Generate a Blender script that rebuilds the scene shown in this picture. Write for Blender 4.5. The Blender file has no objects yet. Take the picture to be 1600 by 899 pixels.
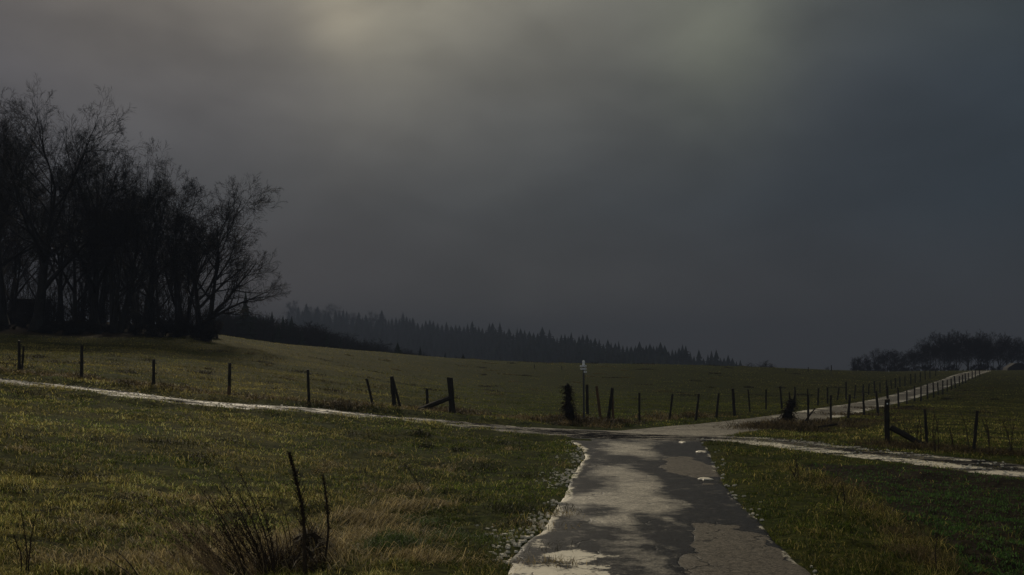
import bpy, math, random
import numpy as np
from mathutils import Vector, Matrix

R = math.radians
scene = bpy.context.scene
col = scene.collection
rng = random.Random(7)
nr = np.random.RandomState(11)

# ------------------------------------------------------------------ camera
F = 1716.0                       # focal length in photo pixels (photo 1600 x 899)
PITCH = math.atan(120.5 / F)
CAM_Z = 2.1
cam_d = bpy.data.cameras.new("camera")
cam_d.sensor_width = 36
cam_d.lens = 36 * F / 1600
cam_d.clip_start = 0.1
cam_d.clip_end = 20000
cam = bpy.data.objects.new("camera", cam_d)
cam.location = (0, 0, CAM_Z)
cam.rotation_euler = (R(90) + PITCH, 0, 0)
col.objects.link(cam)
scene.camera = cam
scene.render.resolution_x = 1024
scene.render.resolution_y = 575

# ------------------------------------------------------------------ exposure
vs = scene.view_settings
scene.display_settings.display_device = 'sRGB'
vs.view_transform = 'Standard'
vs.look = 'None'
vs.exposure = 1.0
vs.gamma = 1.0
vs.use_curve_mapping = False
scene.render.engine = 'CYCLES'
scene.cycles.max_bounces = 6
scene.cycles.volume_bounces = 0
scene.cycles.transparent_max_bounces = 16

SUN_AZ = -12.0      # degrees to the right of the view axis (negative: left)
SUN_EL = 27.0

# unseen clouds added to shade the fields: centre x, y on the ground, half width, half depth, height, seed
SHADE_CLOUDS = [(66, 118, 54, 32, 240, 1), (26, 92, 20, 24, 235, 2), (120, 60, 70, 40, 245, 3), (45, 22, 32, 16, 240, 4)]

# ------------------------------------------------------------------ sun
sd = bpy.data.lights.new("sun", 'SUN')
sd.energy = 1.5
sd.angle = R(10)
sd.color = (1.0, 0.87, 0.66)
sun = bpy.data.objects.new("sun", sd)
sdir = Vector((math.sin(R(SUN_AZ)) * math.cos(R(SUN_EL)), math.cos(R(SUN_AZ)) * math.cos(R(SUN_EL)), math.sin(R(SUN_EL))))
sun.rotation_euler = (-sdir).to_track_quat('-Z', 'Y').to_euler()
sun.location = (0, 0, 50)
col.objects.link(sun)


def pix_dir(px, py):
    dx = (px - 800) / F
    dz = (449.5 - py) / F
    c, s = math.cos(PITCH), math.sin(PITCH)
    return Vector((dx, c - dz * s, s + dz * c))


class NT:
    """small node-tree helper"""
    def __init__(self, tree):
        self.t = tree
        self.n = tree.nodes
        self.l = tree.links

    def node(self, typ, ins=None, **kw):
        nd = self.n.new(typ)
        for k, v in kw.items():
            setattr(nd, k, v)
        if ins:
            for k, v in ins.items():
                if hasattr(v, 'links') or isinstance(v, bpy.types.NodeSocket):
                    self.l.new(v, nd.inputs[k])
                else:
                    nd.inputs[k].default_value = v
        return nd

    def math(self, op, a, b=None, c=None, clamp=False):
        nd = self.n.new('ShaderNodeMath')
        nd.operation = op
        nd.use_clamp = clamp
        for i, v in enumerate((a, b, c)):
            if v is None:
                continue
            if isinstance(v, bpy.types.NodeSocket):
                self.l.new(v, nd.inputs[i])
            else:
                nd.inputs[i].default_value = v
        return nd.outputs[0]

    def mix(self, fac, a, b, mode='MIX'):
        nd = self.n.new('ShaderNodeMix')
        nd.data_type = 'RGBA'
        nd.blend_type = mode
        for i, v in ((0, fac), (6, a), (7, b)):
            if isinstance(v, bpy.types.NodeSocket):
                self.l.new(v, nd.inputs[i])
            else:
                nd.inputs[i].default_value = v if i == 0 else (*v, 1)
        return nd.outputs[2]

    def ramp(self, fac, stops, interp='LINEAR'):
        nd = self.n.new('ShaderNodeValToRGB')
        cr = nd.color_ramp
        cr.interpolation = interp
        while len(cr.elements) < len(stops):
            cr.elements.new(0.5)
        for e, (p, c) in zip(cr.elements, stops):
            e.position = p
            e.color = (c, c, c, 1) if isinstance(c, (int, float)) else (*c, 1)
        self.l.new(fac, nd.inputs[0])
        return nd.outputs[0]

    def noise(self, vec, scale, detail=4, rough=0.55, dist=0.0):
        nd = self.node('ShaderNodeTexNoise', {'Scale': scale, 'Detail': detail, 'Roughness': rough, 'Distortion': dist})
        if vec is not None:
            self.l.new(vec, nd.inputs['Vector'])
        return nd.outputs[0]


# ------------------------------------------------------------------ world: heavy overcast with breaks
world = bpy.data.worlds.new("World")
scene.world = world
world.use_nodes = True
w = NT(world.node_tree)
w.n.clear()
out = w.node('ShaderNodeOutputWorld')
bg = w.node('ShaderNodeBackground')
w.l.new(bg.outputs[0], out.inputs[0])
tc = w.node('ShaderNodeTexCoord')
d = tc.outputs['Generated']
sky = w.node('ShaderNodeTexSky', sky_type='NISHITA')
sky.sun_disc = False
sky.sun_elevation = R(SUN_EL)
sky.sun_rotation = R(SUN_AZ)
sep = w.node('ShaderNodeSeparateXYZ', {0: d})
# stretched coordinates so the cloud shapes lie soft and slanted
mp = w.node('ShaderNodeMapping', {'Vector': d, 'Rotation': (0, R(-24), 0), 'Scale': (1.15, 1.0, 2.1)})
n1 = w.noise(mp.outputs[0], 2.1, 3, 0.45, 0.35)
n2 = w.noise(mp.outputs[0], 5.2, 4, 0.5, 0.2)


def glow(px, py, rad, sx=1.0):
    """soft bright break in the overcast, a blob round a world direction"""
    g = pix_dir(px, py).normalized()
    v = w.node('ShaderNodeVectorMath', {0: d, 1: tuple(g)}, operation='SUBTRACT').outputs[0]
    v = w.node('ShaderNodeVectorMath', {0: v, 1: (sx, 1, 1)}, operation='MULTIPLY').outputs[0]
    ln = w.node('ShaderNodeVectorMath', {0: v}, operation='LENGTH').outputs['Value']
    q = w.math('DIVIDE', ln, rad)
    return w.math('EXPONENT', w.math('MULTIPLY', w.math('MULTIPLY', q, q), -1.0))


zz = sep.outputs[2]
xx = sep.outputs[0]
# base colours over elevation
base = w.ramp(zz, [(0.0, (0.0390, 0.0375, 0.0395)), (0.05, (0.0310, 0.0330, 0.0390)), (0.14, (0.0240, 0.0310, 0.0400)), (0.24, (0.037, 0.042, 0.050)), (0.34, (0.058, 0.060, 0.058)), (1.0, (0.075, 0.073, 0.068))])
# right-hand side colder and darker, left a little violet
side = w.math('MULTIPLY_ADD', xx, 1.1, 0.5, clamp=True)
tint = w.ramp(side, [(0.0, (1.30, 1.14, 1.24)), (0.5, (1.0, 1.0, 1.0)), (1.0, (0.62, 0.76, 0.80))])
c = w.mix(1.0, base, tint, 'MULTIPLY')
nn = w.math('ADD', w.math('MULTIPLY', n1, 0.58), w.math('MULTIPLY', n2, 0.42))
mod = w.ramp(nn, [(0.30, 0.60), (0.5, 1.0), (0.70, 1.5)])
c = w.mix(1.0, c, mod, 'MULTIPLY')
for (px, py, rad, sx, k) in ((528, 25, 0.032, 1.0, (0.125, 0.108, 0.074)), (600, 55, 0.080, 1.0, (0.050, 0.046, 0.028)),
                             (1120, 70, 0.075, 1.2, (0.040, 0.042, 0.024)), (850, 60, 0.13, 0.75, (0.022, 0.022, 0.014)),
                             (860, 500, 0.075, 0.35, (0.017, 0.016, 0.013)), (1150, 560, 0.09, 0.4, (0.012, 0.010, 0.010)), (450, 470, 0.06, 0.6, (0.032, 0.027, 0.027)),
                             (480, -560, 0.30, 1.0, (0.25, 0.22, 0.16))):
    g = w.math('MULTIPLY', glow(px, py, rad, sx), w.math('MULTIPLY_ADD', n2, 1.3, 0.35))
    cc = w.node('ShaderNodeVectorMath', {0: k}, operation='SCALE')
    w.l.new(g, cc.inputs['Scale'])
    c = w.node('ShaderNodeVectorMath', {0: c, 1: cc.outputs[0]}, operation='ADD').outputs[0]
# cool fill brightening added to the unseen sky low behind the camera
back = w.math('MULTIPLY', w.ramp(w.math('MULTIPLY', sep.outputs[1], -1.0), [(0.1, 0.0), (0.6, 1.0)]), w.ramp(zz, [(0.0, 0.7), (0.15, 1.0), (0.6, 0.15)]))
cc = w.node('ShaderNodeVectorMath', {0: (0.20, 0.22, 0.24)}, operation='SCALE')
w.l.new(back, cc.inputs['Scale'])
c = w.node('ShaderNodeVectorMath', {0: c, 1: cc.outputs[0]}, operation='ADD').outputs[0]
sk = w.node('ShaderNodeVectorMath', {0: sky.outputs[0], 'Scale': 0.0012}, operation='SCALE').outputs[0]
c = w.node('ShaderNodeVectorMath', {0: c, 1: sk}, operation='ADD').outputs[0]
w.l.new(c, bg.inputs[0])
bg.inputs[1].default_value = 0.66

# ------------------------------------------------------------------ helpers


def hash2(i, j, seed):
    h = (i.astype(np.int64) * 374761393 + j.astype(np.int64) * 668265263 + seed * 1442695041) & 0xffffffff
    h = ((h ^ (h >> 13)) * 1274126177) & 0xffffffff
    return ((h ^ (h >> 16)) & 0xffffff) / float(0xffffff)


def vnoise(x, y, seed=0):
    x = np.asarray(x, float); y = np.asarray(y, float)
    i = np.floor(x); j = np.floor(y)
    u = x - i; v = y - j
    u = u * u * (3 - 2 * u); v = v * v * (3 - 2 * v)
    a = hash2(i, j, seed); b = hash2(i + 1, j, seed); c_ = hash2(i, j + 1, seed); d_ = hash2(i + 1, j + 1, seed)
    return (a * (1 - u) + b * u) * (1 - v) + (c_ * (1 - u) + d_ * u) * v


def fbm(x, y, seed=0, octv=4):
    s = 0; a = 0.5; t = 0
    for k in range(octv):
        s = s + a * vnoise(x * 2 ** k + 17.3 * k, y * 2 ** k - 9.1 * k, seed + k)
        t += a; a *= 0.5
    return s / t


def sm(a, b, x):
    t = np.clip((x - a) / (b - a), 0, 1)
    return t * t * (3 - 2 * t)


def P(px, py, depth):
    r = pix_dir(px, py)
    return Vector((0, 0, CAM_Z)) + r * (depth / r.y)


# ---- terrain height: thin-plate spline through surveyed points
ctrl = []
for a in ((1030, 899, 10.95), (1000, 675, 34.3), (700, 660, 34.5), (600, 650, 35), (482, 632, 35.5), (358, 622, 36), (240, 610, 36), (127, 598, 36.5), (30, 583, 37),
          (900, 664, 37), (1046, 657, 41), (1148, 650, 46), (1386, 695, 29), (1522, 706, 27), (1600, 735, 22.7), (1180, 690, 30), (1400, 714, 25.2), (1298, 660, 44),
          (1350, 650, 50), (1372, 646, 53), (1449, 623, 80), (1473, 614, 92), (1492, 606, 105), (1508, 594, 130), (1510, 587, 150), (1600, 588, 150), (1600, 640, 60), (1560, 600, 110),
          (1222, 638, 55), (1308, 629, 70), (1385, 613, 95), (1440, 594, 130), (1460, 584, 158), (1700, 590, 150), (1900, 590, 140),
          (0, 527, 75), (200, 528, 80), (330, 529, 85), (-200, 520, 72), (-500, 512, 70), (400, 534, 110), (500, 545, 125), (600, 556, 140), (700, 567, 150), (800, 573, 160), (900, 578, 170),
          (1000, 580, 180), (1150, 581, 190), (1250, 581, 192), (1330, 581, 195), (1400, 581.5, 190), (400, 575, 60), (200, 558, 55), (0, 550, 55), (800, 617, 65), (600, 600, 62), (1100, 605, 95), (900, 600, 95), (700, 586, 95),
          (0, 505, 110), (200, 508, 110), (-300, 495, 110)):
    p = P(*a)
    ctrl.append((p.x, p.y, p.z))
for (px, dep, z) in ((330, 150, 2.5), (400, 210, 0), (500, 230, -2), (600, 240, -4), (700, 260, -7), (800, 260, -8), (900, 270, -9), (1000, 270, -9), (1150, 280, -8), (1250, 280, -6), (1330, 250, -1.2), (1400, 240, 0.0),
                     (1500, 240, 0.3), (1600, 240, 0.5), (1800, 240, 1), (0, 200, 6), (200, 190, 3), (-300, 200, 8),
                     (450, 1000, 38), (560, 900, 30), (650, 820, 20), (740, 740, 9), (860, 650, 1), (950, 580, -4), (1050, 520, -12), (1150, 500, -17), (1300, 500, -22),
                     (450, 700, 2), (560, 600, -3), (650, 540, -6), (740, 500, -9), (860, 450, -12), (950, 430, -14), (1050, 400, -16), (1500, 420, -10), (1800, 420, -8), (200, 800, 30), (-200, 700, 30),
                     (200, 400, 5), (-200, 400, 12), (450, 400, -4), (650, 380, -8), (800, 2000, 20), (200, 2000, 40), (1500, 2000, -20), (800, 4000, 0), (1600, 4000, -20), (0, 4000, 30)):
    p = P(px, 449.5, dep)
    ctrl.append((p.x, p.y, z))
ctrl += [(0, 0, 0), (-5, 0, 0.2), (5, 0, -0.08), (-5, 9, 0.36), (5, 11, -0.1), (-9, 18, 0.75), (-4.5, 22, 0.28), (-12, 12, 0.8), (12, 10, -0.4), (8, 18, -0.15), (0, 22, 0), (0, 5, 0), (1.5, 16, 0), (-2, 16, 0.05), (4, 16, -0.02),
         (0, -10, 0), (-20, -5, 1.2), (20, -5, -0.8), (0, -60, 0), (-60, -20, 3), (60, -20, -3), (-60, 30, 5), (50, 20, -2.0), (-300, 0, 10), (300, 0, -10), (0, -300, 0), (900, 0, -10), (-900, 0, 20), (0, -1500, 0),
         (3000, 0, 0), (-3000, 0, 0), (0, -4000, 0)]
ctrl = np.array(ctrl)


def warp(x, y):
    r = np.hypot(x, y) + 1e-9
    q = np.log(1 + r / 25.0)
    return x / r * q, y / r * q


cx_, cy_ = warp(ctrl[:, 0], ctrl[:, 1])


def kern(r2):
    return 0.5 * r2 * np.log(r2 + 1e-12)


n_ = len(ctrl)
K = kern((cx_[:, None] - cx_[None]) ** 2 + (cy_[:, None] - cy_[None]) ** 2) + np.eye(n_) * 1e-4
Pm = np.stack([np.ones(n_), cx_, cy_], 1)
A = np.zeros((n_ + 3, n_ + 3)); A[:n_, :n_] = K; A[:n_, n_:] = Pm; A[n_:, :n_] = Pm.T
sol = np.linalg.solve(A, np.concatenate([ctrl[:, 2], np.zeros(3)]))


def H(x, y):
    x = np.atleast_1d(np.asarray(x, float)); y = np.atleast_1d(np.asarray(y, float))
    res = np.empty(len(x))
    for s in range(0, len(x), 40000):
        a, b = warp(x[s:s + 40000], y[s:s + 40000])
        k = kern((a[:, None] - cx_[None]) ** 2 + (b[:, None] - cy_[None]) ** 2)
        res[s:s + 40000] = k @ sol[:n_] + sol[n_] + sol[n_ + 1] * a + sol[n_ + 2] * b
    return res


def h1(x, y):
    return float(H(x, y)[0])


_T = np.concatenate([np.linspace(3, 60, 1500), np.linspace(60.1, 260, 1500)])


def G(px, py, fallback=None):
    """where the line of sight through a photo point meets the ground"""
    r = pix_dir(px, py)
    t = _T / r.y
    z = CAM_Z + r.z * t
    g = H(r.x * t, r.y * t)
    below = np.nonzero(z < g)[0]
    if len(below) == 0:
        i = int(np.argmin(z - g))
        t0 = t[i] if fallback is None else fallback / r.y
    elif below[0] == 0:
        t0 = t[0]
    else:
        i = below[0]
        f = (z[i - 1] - g[i - 1]) / ((z[i - 1] - g[i - 1]) + (g[i] - z[i]))
        t0 = t[i - 1] + f * (t[i] - t[i - 1])
    x, y = r.x * t0, r.y * t0
    return Vector((x, y, h1(x, y)))


def tag(o, label=None, cat=None, group=None, kind=None):
    if label: o['label'] = label
    if cat: o['category'] = cat
    if group: o['group'] = group
    if kind: o['kind'] = kind
    return o


def mesh_obj(name, verts, faces, mat, parent=None, smooth=False, colors=None):
    """verts: (n,3); faces: list of tuples or an (m,k) array (k = 3 or 4) or a list of such arrays"""
    me = bpy.data.meshes.new(name)
    verts = np.asarray(verts, np.float32)
    if isinstance(faces, np.ndarray):
        faces = [faces]
    if len(faces) and isinstance(faces[0], np.ndarray):
        me.vertices.add(len(verts)); me.vertices.foreach_set('co', verts.ravel())
        tot = sum(f.size for f in faces); npoly = sum(len(f) for f in faces)
        me.loops.add(tot); me.polygons.add(npoly)
        me.loops.foreach_set('vertex_index', np.concatenate([f.ravel() for f in faces]).astype(np.int32))
        sizes = np.concatenate([np.full(len(f), f.shape[1]) for f in faces])
        me.polygons.foreach_set('loop_start', np.concatenate([[0], np.cumsum(sizes)[:-1]]).astype(np.int32))
    else:
        me.from_pydata([tuple(v) for v in verts.tolist()], [], faces)
    if smooth:
        me.polygons.foreach_set('use_smooth', np.ones(len(me.polygons), bool))
    if colors:
        for an, arr in colors.items():
            at = me.attributes.new(an, 'FLOAT_COLOR', 'POINT')
            arr = np.asarray(arr, np.float32)
            if arr.ndim == 1: arr = np.stack([arr, arr, arr], 1)
            if arr.shape[1] == 3: arr = np.concatenate([arr, np.ones((len(arr), 1), np.float32)], 1)
            at.data.foreach_set('color', arr.ravel().astype(np.float32))
    me.update(calc_edges=True)
    me.validate()
    if mat: me.materials.append(mat)
    o = bpy.data.objects.new(name, me)
    col.objects.link(o)
    if parent: o.parent = parent
    return o


def empty(name, loc, rz=0):
    o = bpy.data.objects.new(name, None)
    o.location = loc; o.rotation_euler = (0, 0, rz)
    o.empty_display_size = 0.3
    col.objects.link(o)
    return o


def copy_tree(o, parent=None):
    c = o.copy(); col.objects.link(c)
    if parent: c.parent = parent
    for ch in list(o.children):
        if ch.name in bpy.data.objects: copy_tree(ch, c)
    return c


class MB:
    """collects tubes and slabs into one mesh"""
    def __init__(self):
        self.v = []; self.f = []

    def tube(self, pts, rads, sides=6, cap=True, jag=0.0, twist=0.0):
        pts = [Vector(p) for p in pts]
        b = len(self.v)
        up = Vector((0.13, 0.31, 0.94))
        n = len(pts)
        for i, p in enumerate(pts):
            t = (pts[min(i + 1, n - 1)] - pts[max(i - 1, 0)])
            if t.length < 1e-9: t = Vector((0, 0, 1))
            t.normalize()
            a = t.cross(up if abs(t.dot(up)) < 0.95 else Vector((1, 0, 0))).normalized()
            c_ = t.cross(a)
            for k in range(sides):
                th = 2 * math.pi * k / sides + twist
                rr = rads[i] * (1 + (rng.uniform(-jag, jag) if jag else 0))
                self.v.append(tuple(p + a * (math.cos(th) * rr) + c_ * (math.sin(th) * rr)))
        for i in range(n - 1):
            for k in range(sides):
                k2 = (k + 1) % sides
                self.f.append((b + i * sides + k, b + i * sides + k2, b + (i + 1) * sides + k2, b + (i + 1) * sides + k))
        if cap:
            self.f.append(tuple(b + k for k in range(sides))[::-1])
            self.f.append(tuple(b + (n - 1) * sides + k for k in range(sides)))

    def box(self, c_, s, rot=None):
        c_ = Vector(c_); b = len(self.v)
        for dx in (-1, 1):
            for dy in (-1, 1):
                for dz in (-1, 1):
                    q = Vector((dx * s[0] / 2, dy * s[1] / 2, dz * s[2] / 2))
                    if rot: q = rot @ q
                    self.v.append(tuple(c_ + q))
        for f in ((0, 1, 3, 2), (4, 6, 7, 5), (0, 4, 5, 1), (2, 3, 7, 6), (0, 2, 6, 4), (1, 5, 7, 3)):
            self.f.append(tuple(b + i for i in f))

    def prism(self, outline, y0, y1, at=Vector((0, 0, 0))):
        """outline in x,z extruded along y"""
        b = len(self.v); n = len(outline)
        for y in (y0, y1):
            for (x, z) in outline:
                self.v.append((at[0] + x, at[1] + y, at[2] + z))
        self.f.append(tuple(range(b, b + n)))
        self.f.append(tuple(range(b + 2 * n - 1, b + n - 1, -1)))
        for i in range(n):
            j = (i + 1) % n
            self.f.append((b + j, b + i, b + n + i, b + n + j))

    def leaf(self, p, dr, side, L, W):
        b = len(self.v)
        p = Vector(p); dr = Vector(dr).normalized(); side = Vector(side).normalized()
        nrm = dr.cross(side) * (0.15 * L)
        for q in (p, p + dr * L * 0.35 + side * W * 0.5 + nrm * 0.5, p + dr * L, p + dr * L * 0.4 - side * W * 0.5 + nrm * 0.6, p + dr * L * 0.45 - nrm * 0.4):
            self.v.append(tuple(q))
        self.f += [(b, b + 1, b + 4), (b + 1, b + 2, b + 4), (b + 2, b + 3, b + 4), (b + 3, b, b + 4)]

    def build(self, name, mat, parent=None, smooth=False):
        return mesh_obj(name, self.v, self.f, mat, parent, smooth)


# ------------------------------------------------------------------ materials
def principled(name):
    m = bpy.data.materials.new(name)
    m.use_nodes = True
    t = NT(m.node_tree)
    b = t.n['Principled BSDF']
    return m, t, b


def wood_mat(name, c1, c2, rough=0.85, scale=9):
    m, t, b = principled(name)
    tc_ = t.node('ShaderNodeTexCoord')
    mp_ = t.node('ShaderNodeMapping', {'Vector': tc_.outputs['Object'], 'Scale': (6, 6, 0.8)})
    n = t.noise(mp_.outputs[0], scale, 5, 0.65)
    n2_ = t.noise(tc_.outputs['Object'], 2.3, 3)
    f = t.ramp(t.math('MULTIPLY_ADD', n2_, 0.5, t.math('MULTIPLY', n, 0.5)), [(0.35, 0.0), (0.65, 1.0)])
    t.l.new(t.mix(f, c1, c2), b.inputs['Base Color'])
    b.inputs['Roughness'].default_value = rough
    b.inputs['Specular IOR Level'].default_value = 0.2
    bp = t.node('ShaderNodeBump', {'Height': n, 'Strength': 0.6, 'Distance': 0.01})
    t.l.new(bp.outputs[0], b.inputs['Normal'])
    return m


M_post = wood_mat('weathered_wood', (0.012, 0.011, 0.009), (0.040, 0.034, 0.026))
M_post_brown = wood_mat('brown_wood', (0.05, 0.032, 0.018), (0.16, 0.095, 0.05))
M_bark = wood_mat('bark', (0.006, 0.0055, 0.005), (0.022, 0.020, 0.016), scale=5)
M_twig = wood_mat('twig_bark', (0.006, 0.005, 0.005), (0.018, 0.015, 0.013), scale=4)
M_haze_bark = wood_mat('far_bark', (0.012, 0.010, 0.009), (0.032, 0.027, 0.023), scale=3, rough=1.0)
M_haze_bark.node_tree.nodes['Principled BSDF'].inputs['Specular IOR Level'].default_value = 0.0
M_plank = wood_mat('dark_planks', (0.008, 0.007, 0.006), (0.03, 0.025, 0.02), scale=6)


def simple(name, c_, rough=0.7, spec=0.3, metal=0.0, var=0.35, scale=20):
    m, t, b = principled(name)
    tc_ = t.node('ShaderNodeTexCoord')
    n = t.noise(tc_.outputs['Object'], scale, 4)
    c2 = tuple(x * (1 - var) for x in c_); c3 = tuple(min(1, x * (1 + var)) for x in c_)
    t.l.new(t.mix(t.ramp(n, [(0.35, 0), (0.65, 1)]), c2, c3), b.inputs['Base Color'])
    b.inputs['Roughness'].default_value = rough
    b.inputs['Specular IOR Level'].default_value = spec
    b.inputs['Metallic'].default_value = metal
    return m


M_needle = simple('spruce_needles', (0.020, 0.027, 0.016), 1.0, 0.0, scale=3)
M_stem = simple('dead_stem', (0.040, 0.027, 0.016), 0.8, 0.2, scale=14)
M_deadleaf = simple('dead_leaf', (0.03, 0.02, 0.012), 0.8, 0.15, scale=30)
M_strawstem = simple('straw_stem', (0.24, 0.165, 0.085), 0.7, 0.2, scale=14)
M_metal = simple('grey_pole_paint', (0.055, 0.057, 0.058), 0.5, 0.4, 0.2, 0.2)
M_white = simple('white_enamel', (0.80, 0.82, 0.82), 0.45, 0.4, 0, 0.05)
M_black = simple('black_paint', (0.02, 0.02, 0.02), 0.6, 0.3, 0, 0.1)
M_wire = simple('fence_wire', (0.06, 0.055, 0.05), 0.6, 0.4, 0.5, 0.2)
M_roof = simple('felt_roof', (0.02, 0.02, 0.019), 0.9, 0.1, 0, 0.3)
M_insul = simple('black_insulator', (0.02, 0.02, 0.02), 0.5, 0.4)
M_stone = simple('pale_ice_crust', (0.66, 0.61, 0.48), 0.55, 0.2, 0, 0.2, 40)


def blade_mat(name, trans=0.4):
    m = bpy.data.materials.new(name); m.use_nodes = True
    t = NT(m.node_tree); t.n.clear()
    o = t.node('ShaderNodeOutputMaterial')
    a = t.node('ShaderNodeAttribute', attribute_name='tint')
    b = t.node('ShaderNodeBsdfPrincipled', {'Base Color': a.outputs[0], 'Roughness': 0.6, 'Specular IOR Level': 0.03})
    tr = t.node('ShaderNodeBsdfTranslucent', {'Color': a.outputs[0]})
    mx = t.node('ShaderNodeMixShader', {0: trans, 1: b.outputs[0], 2: tr.outputs[0]})
    t.l.new(mx.outputs[0], o.inputs[0])
    return m


M_blade = blade_mat('grass_blades')

# ------------------------------------------------------------------ roads: centre lines on the ground


def line_from(pts, step=0.25):
    """pts: list of (x, y, width). returns dense arrays, Catmull-Rom smoothed"""
    a = np.array(pts, float)
    a = np.vstack([2 * a[0] - a[1], a, 2 * a[-1] - a[-2]])
    o = []
    for i in range(1, len(a) - 2):
        p0, p1, p2, p3 = a[i - 1], a[i], a[i + 1], a[i + 2]
        n = max(2, int(np.hypot(*(p2 - p1)[:2]) / step))
        for k in range(n):
            t = k / n
            o.append(0.5 * ((2 * p1) + (-p0 + p2) * t + (2 * p0 - 5 * p1 + 4 * p2 - p3) * t * t + (-p0 + 3 * p1 - 3 * p2 + p3) * t ** 3))
    o.append(a[-2])
    return np.array(o)


def edges_to_center(pairs):
    o = []
    for (ax, ay, bx, by) in pairs:
        a = G(ax, ay); b = G(bx, by)
        o.append(((a.x + b.x) / 2, (a.y + b.y) / 2, math.hypot(a.x - b.x, a.y - b.y)))
    return o


mp_ = [(0.42 - 0.0, -6, 3.0), (1.1, 2, 3.0)] + edges_to_center([(797, 899, 1262, 899), (858, 820, 1186, 820), (893, 750, 1126, 750), (912, 705, 1106, 705)])
mp_ += [(mp_[-1][0] + 0.1, 32.0, 4.2), (mp_[-1][0] + 0.15, 34.6, 5.8)]
MAIN = line_from(mp_, 0.06)
tr_px = [(-160, 574), (0, 597), (120, 608), (240, 624), (400, 638), (600, 654), (700, 662), (850, 675), (960, 681), (1060, 684), (1180, 688), (1260, 697), (1330, 705), (1400, 713), (1500, 724), (1600, 737), (1720, 752)]
tw = [2.4, 2.4, 2.4, 2.4, 2.4, 2.5, 2.6, 3.0, 3.4, 3.0, 2.3, 2.0, 2.0, 2.0, 2.1, 2.2, 2.2]
TRACK = line_from([(*G(px, py).xy, tw[i]) for i, (px, py) in enumerate(tr_px)], 0.12)
fr = [(*G(1030, 680).xy, 3.6)] + [(*G(px, py).xy, w_) for px, py, w_ in ((1095, 672, 3.2), (1170, 664, 2.7), (1240, 654, 2.4), (1300, 643.5, 2.35), (1362, 631.5, 2.35), (1410, 620, 2.4), (1450, 608, 2.5), (1480, 597.5, 2.7), (1500, 590, 2.9))]
fx, fy = fr[-1][0] - fr[-2][0], fr[-1][1] - fr[-2][1]
fl = math.hypot(fx, fy)
fr += [(fr[-1][0] + fx / fl * 20, fr[-1][1] + fy / fl * 20, 3.0), (fr[-1][0] + fx / fl * 60, fr[-1][1] + fy / fl * 60, 3.0)]
FAR = line_from(fr, 0.2)


def seg_dist(x, y, L, every=6):
    """distance to the nearest centre line point minus half width (negative inside), and signed offset"""
    l = L[::every]
    best = np.full(len(x), 1e9); bi = np.zeros(len(x), int)
    for s in range(0, len(x), 30000):
        dx = x[s:s + 30000, None] - l[None, :, 0]; dy = y[s:s + 30000, None] - l[None, :, 1]
        d2 = dx * dx + dy * dy
        k = d2.argmin(1)
        bi[s:s + 30000] = k
    k2 = np.clip(bi, 1, len(l) - 2)
    tx = l[k2 + 1, 0] - l[k2 - 1, 0]; ty = l[k2 + 1, 1] - l[k2 - 1, 1]
    ln = np.hypot(tx, ty); tx /= ln; ty /= ln
    dx = x - l[bi, 0]; dy = y - l[bi, 1]
    off = dx * ty - dy * tx              # positive: right of travel direction
    along = dx * tx + dy * ty
    dist = np.where(np.abs(along) < 1.2, np.abs(off), np.hypot(dx, dy))
    return dist - l[bi, 2] / 2, off


def road_field(x, y):
    m, _ = seg_dist(x, y, MAIN, 6)
    t, _ = seg_dist(x, y, TRACK, 4)
    f, _ = seg_dist(x, y, FAR, 4)
    return m, t, f


# ---- crop field boundary on the right (world, from the photo)
FB = [G(px, py) for px, py in ((1225, 728), (1330, 765), (1420, 820), (1495, 899))]
fbx = np.array([p.x for p in FB]); fby = np.array([p.y for p in FB])


def crop_side(x, y):
    """metres to the right of the strip of dry grass that bounds the sown field"""
    o = np.argsort(fby)
    yy = fby[o]; xx_ = fbx[o]
    bx = np.interp(y, yy, xx_)
    bx = np.where(y < yy[0], xx_[0] + (y - yy[0]) * (xx_[1] - xx_[0]) / (yy[1] - yy[0]), bx)
    return np.where(y < yy[-1] + 0.2, (x - bx) * 0.85, -5.0)


# ------------------------------------------------------------------ ground sheet
front = np.arange(-36, 36.01, 0.22)
rest = np.concatenate([np.arange(40, 321, 5)])
ang = np.radians(np.concatenate([front, rest]))
rad = np.geomspace(0.6, 9000, 760)
AA, RR = np.meshgrid(ang, rad)
gx = (np.sin(AA) * RR).ravel(); gy = (np.cos(AA) * RR).ravel()
gz = H(gx, gy)
rm, rt, rf = road_field(gx, gy)
rd = np.minimum(np.minimum(rm, rt), rf)
rdist = np.hypot(gx, gy)
near_amp = sm(0.05, 0.9, rd) * (1 - sm(90, 200, rdist))
tus = (fbm(gx * 1.1, gy * 1.1, 3, 3) - 0.5) * 0.17 * (1 - sm(40, 75, rdist)) + (fbm(gx * 3.7, gy * 3.7, 9, 3) - 0.5) * 0.13 * (1 - sm(14, 28, rdist))
gz = gz + tus * near_amp + (fbm(gx * 0.25, gy * 0.25, 5, 3) - 0.5) * 0.25 * near_amp * sm(10, 30, rdist) + 0.03 * sm(0, 0.5, rd) * (rdist < 300)
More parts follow.
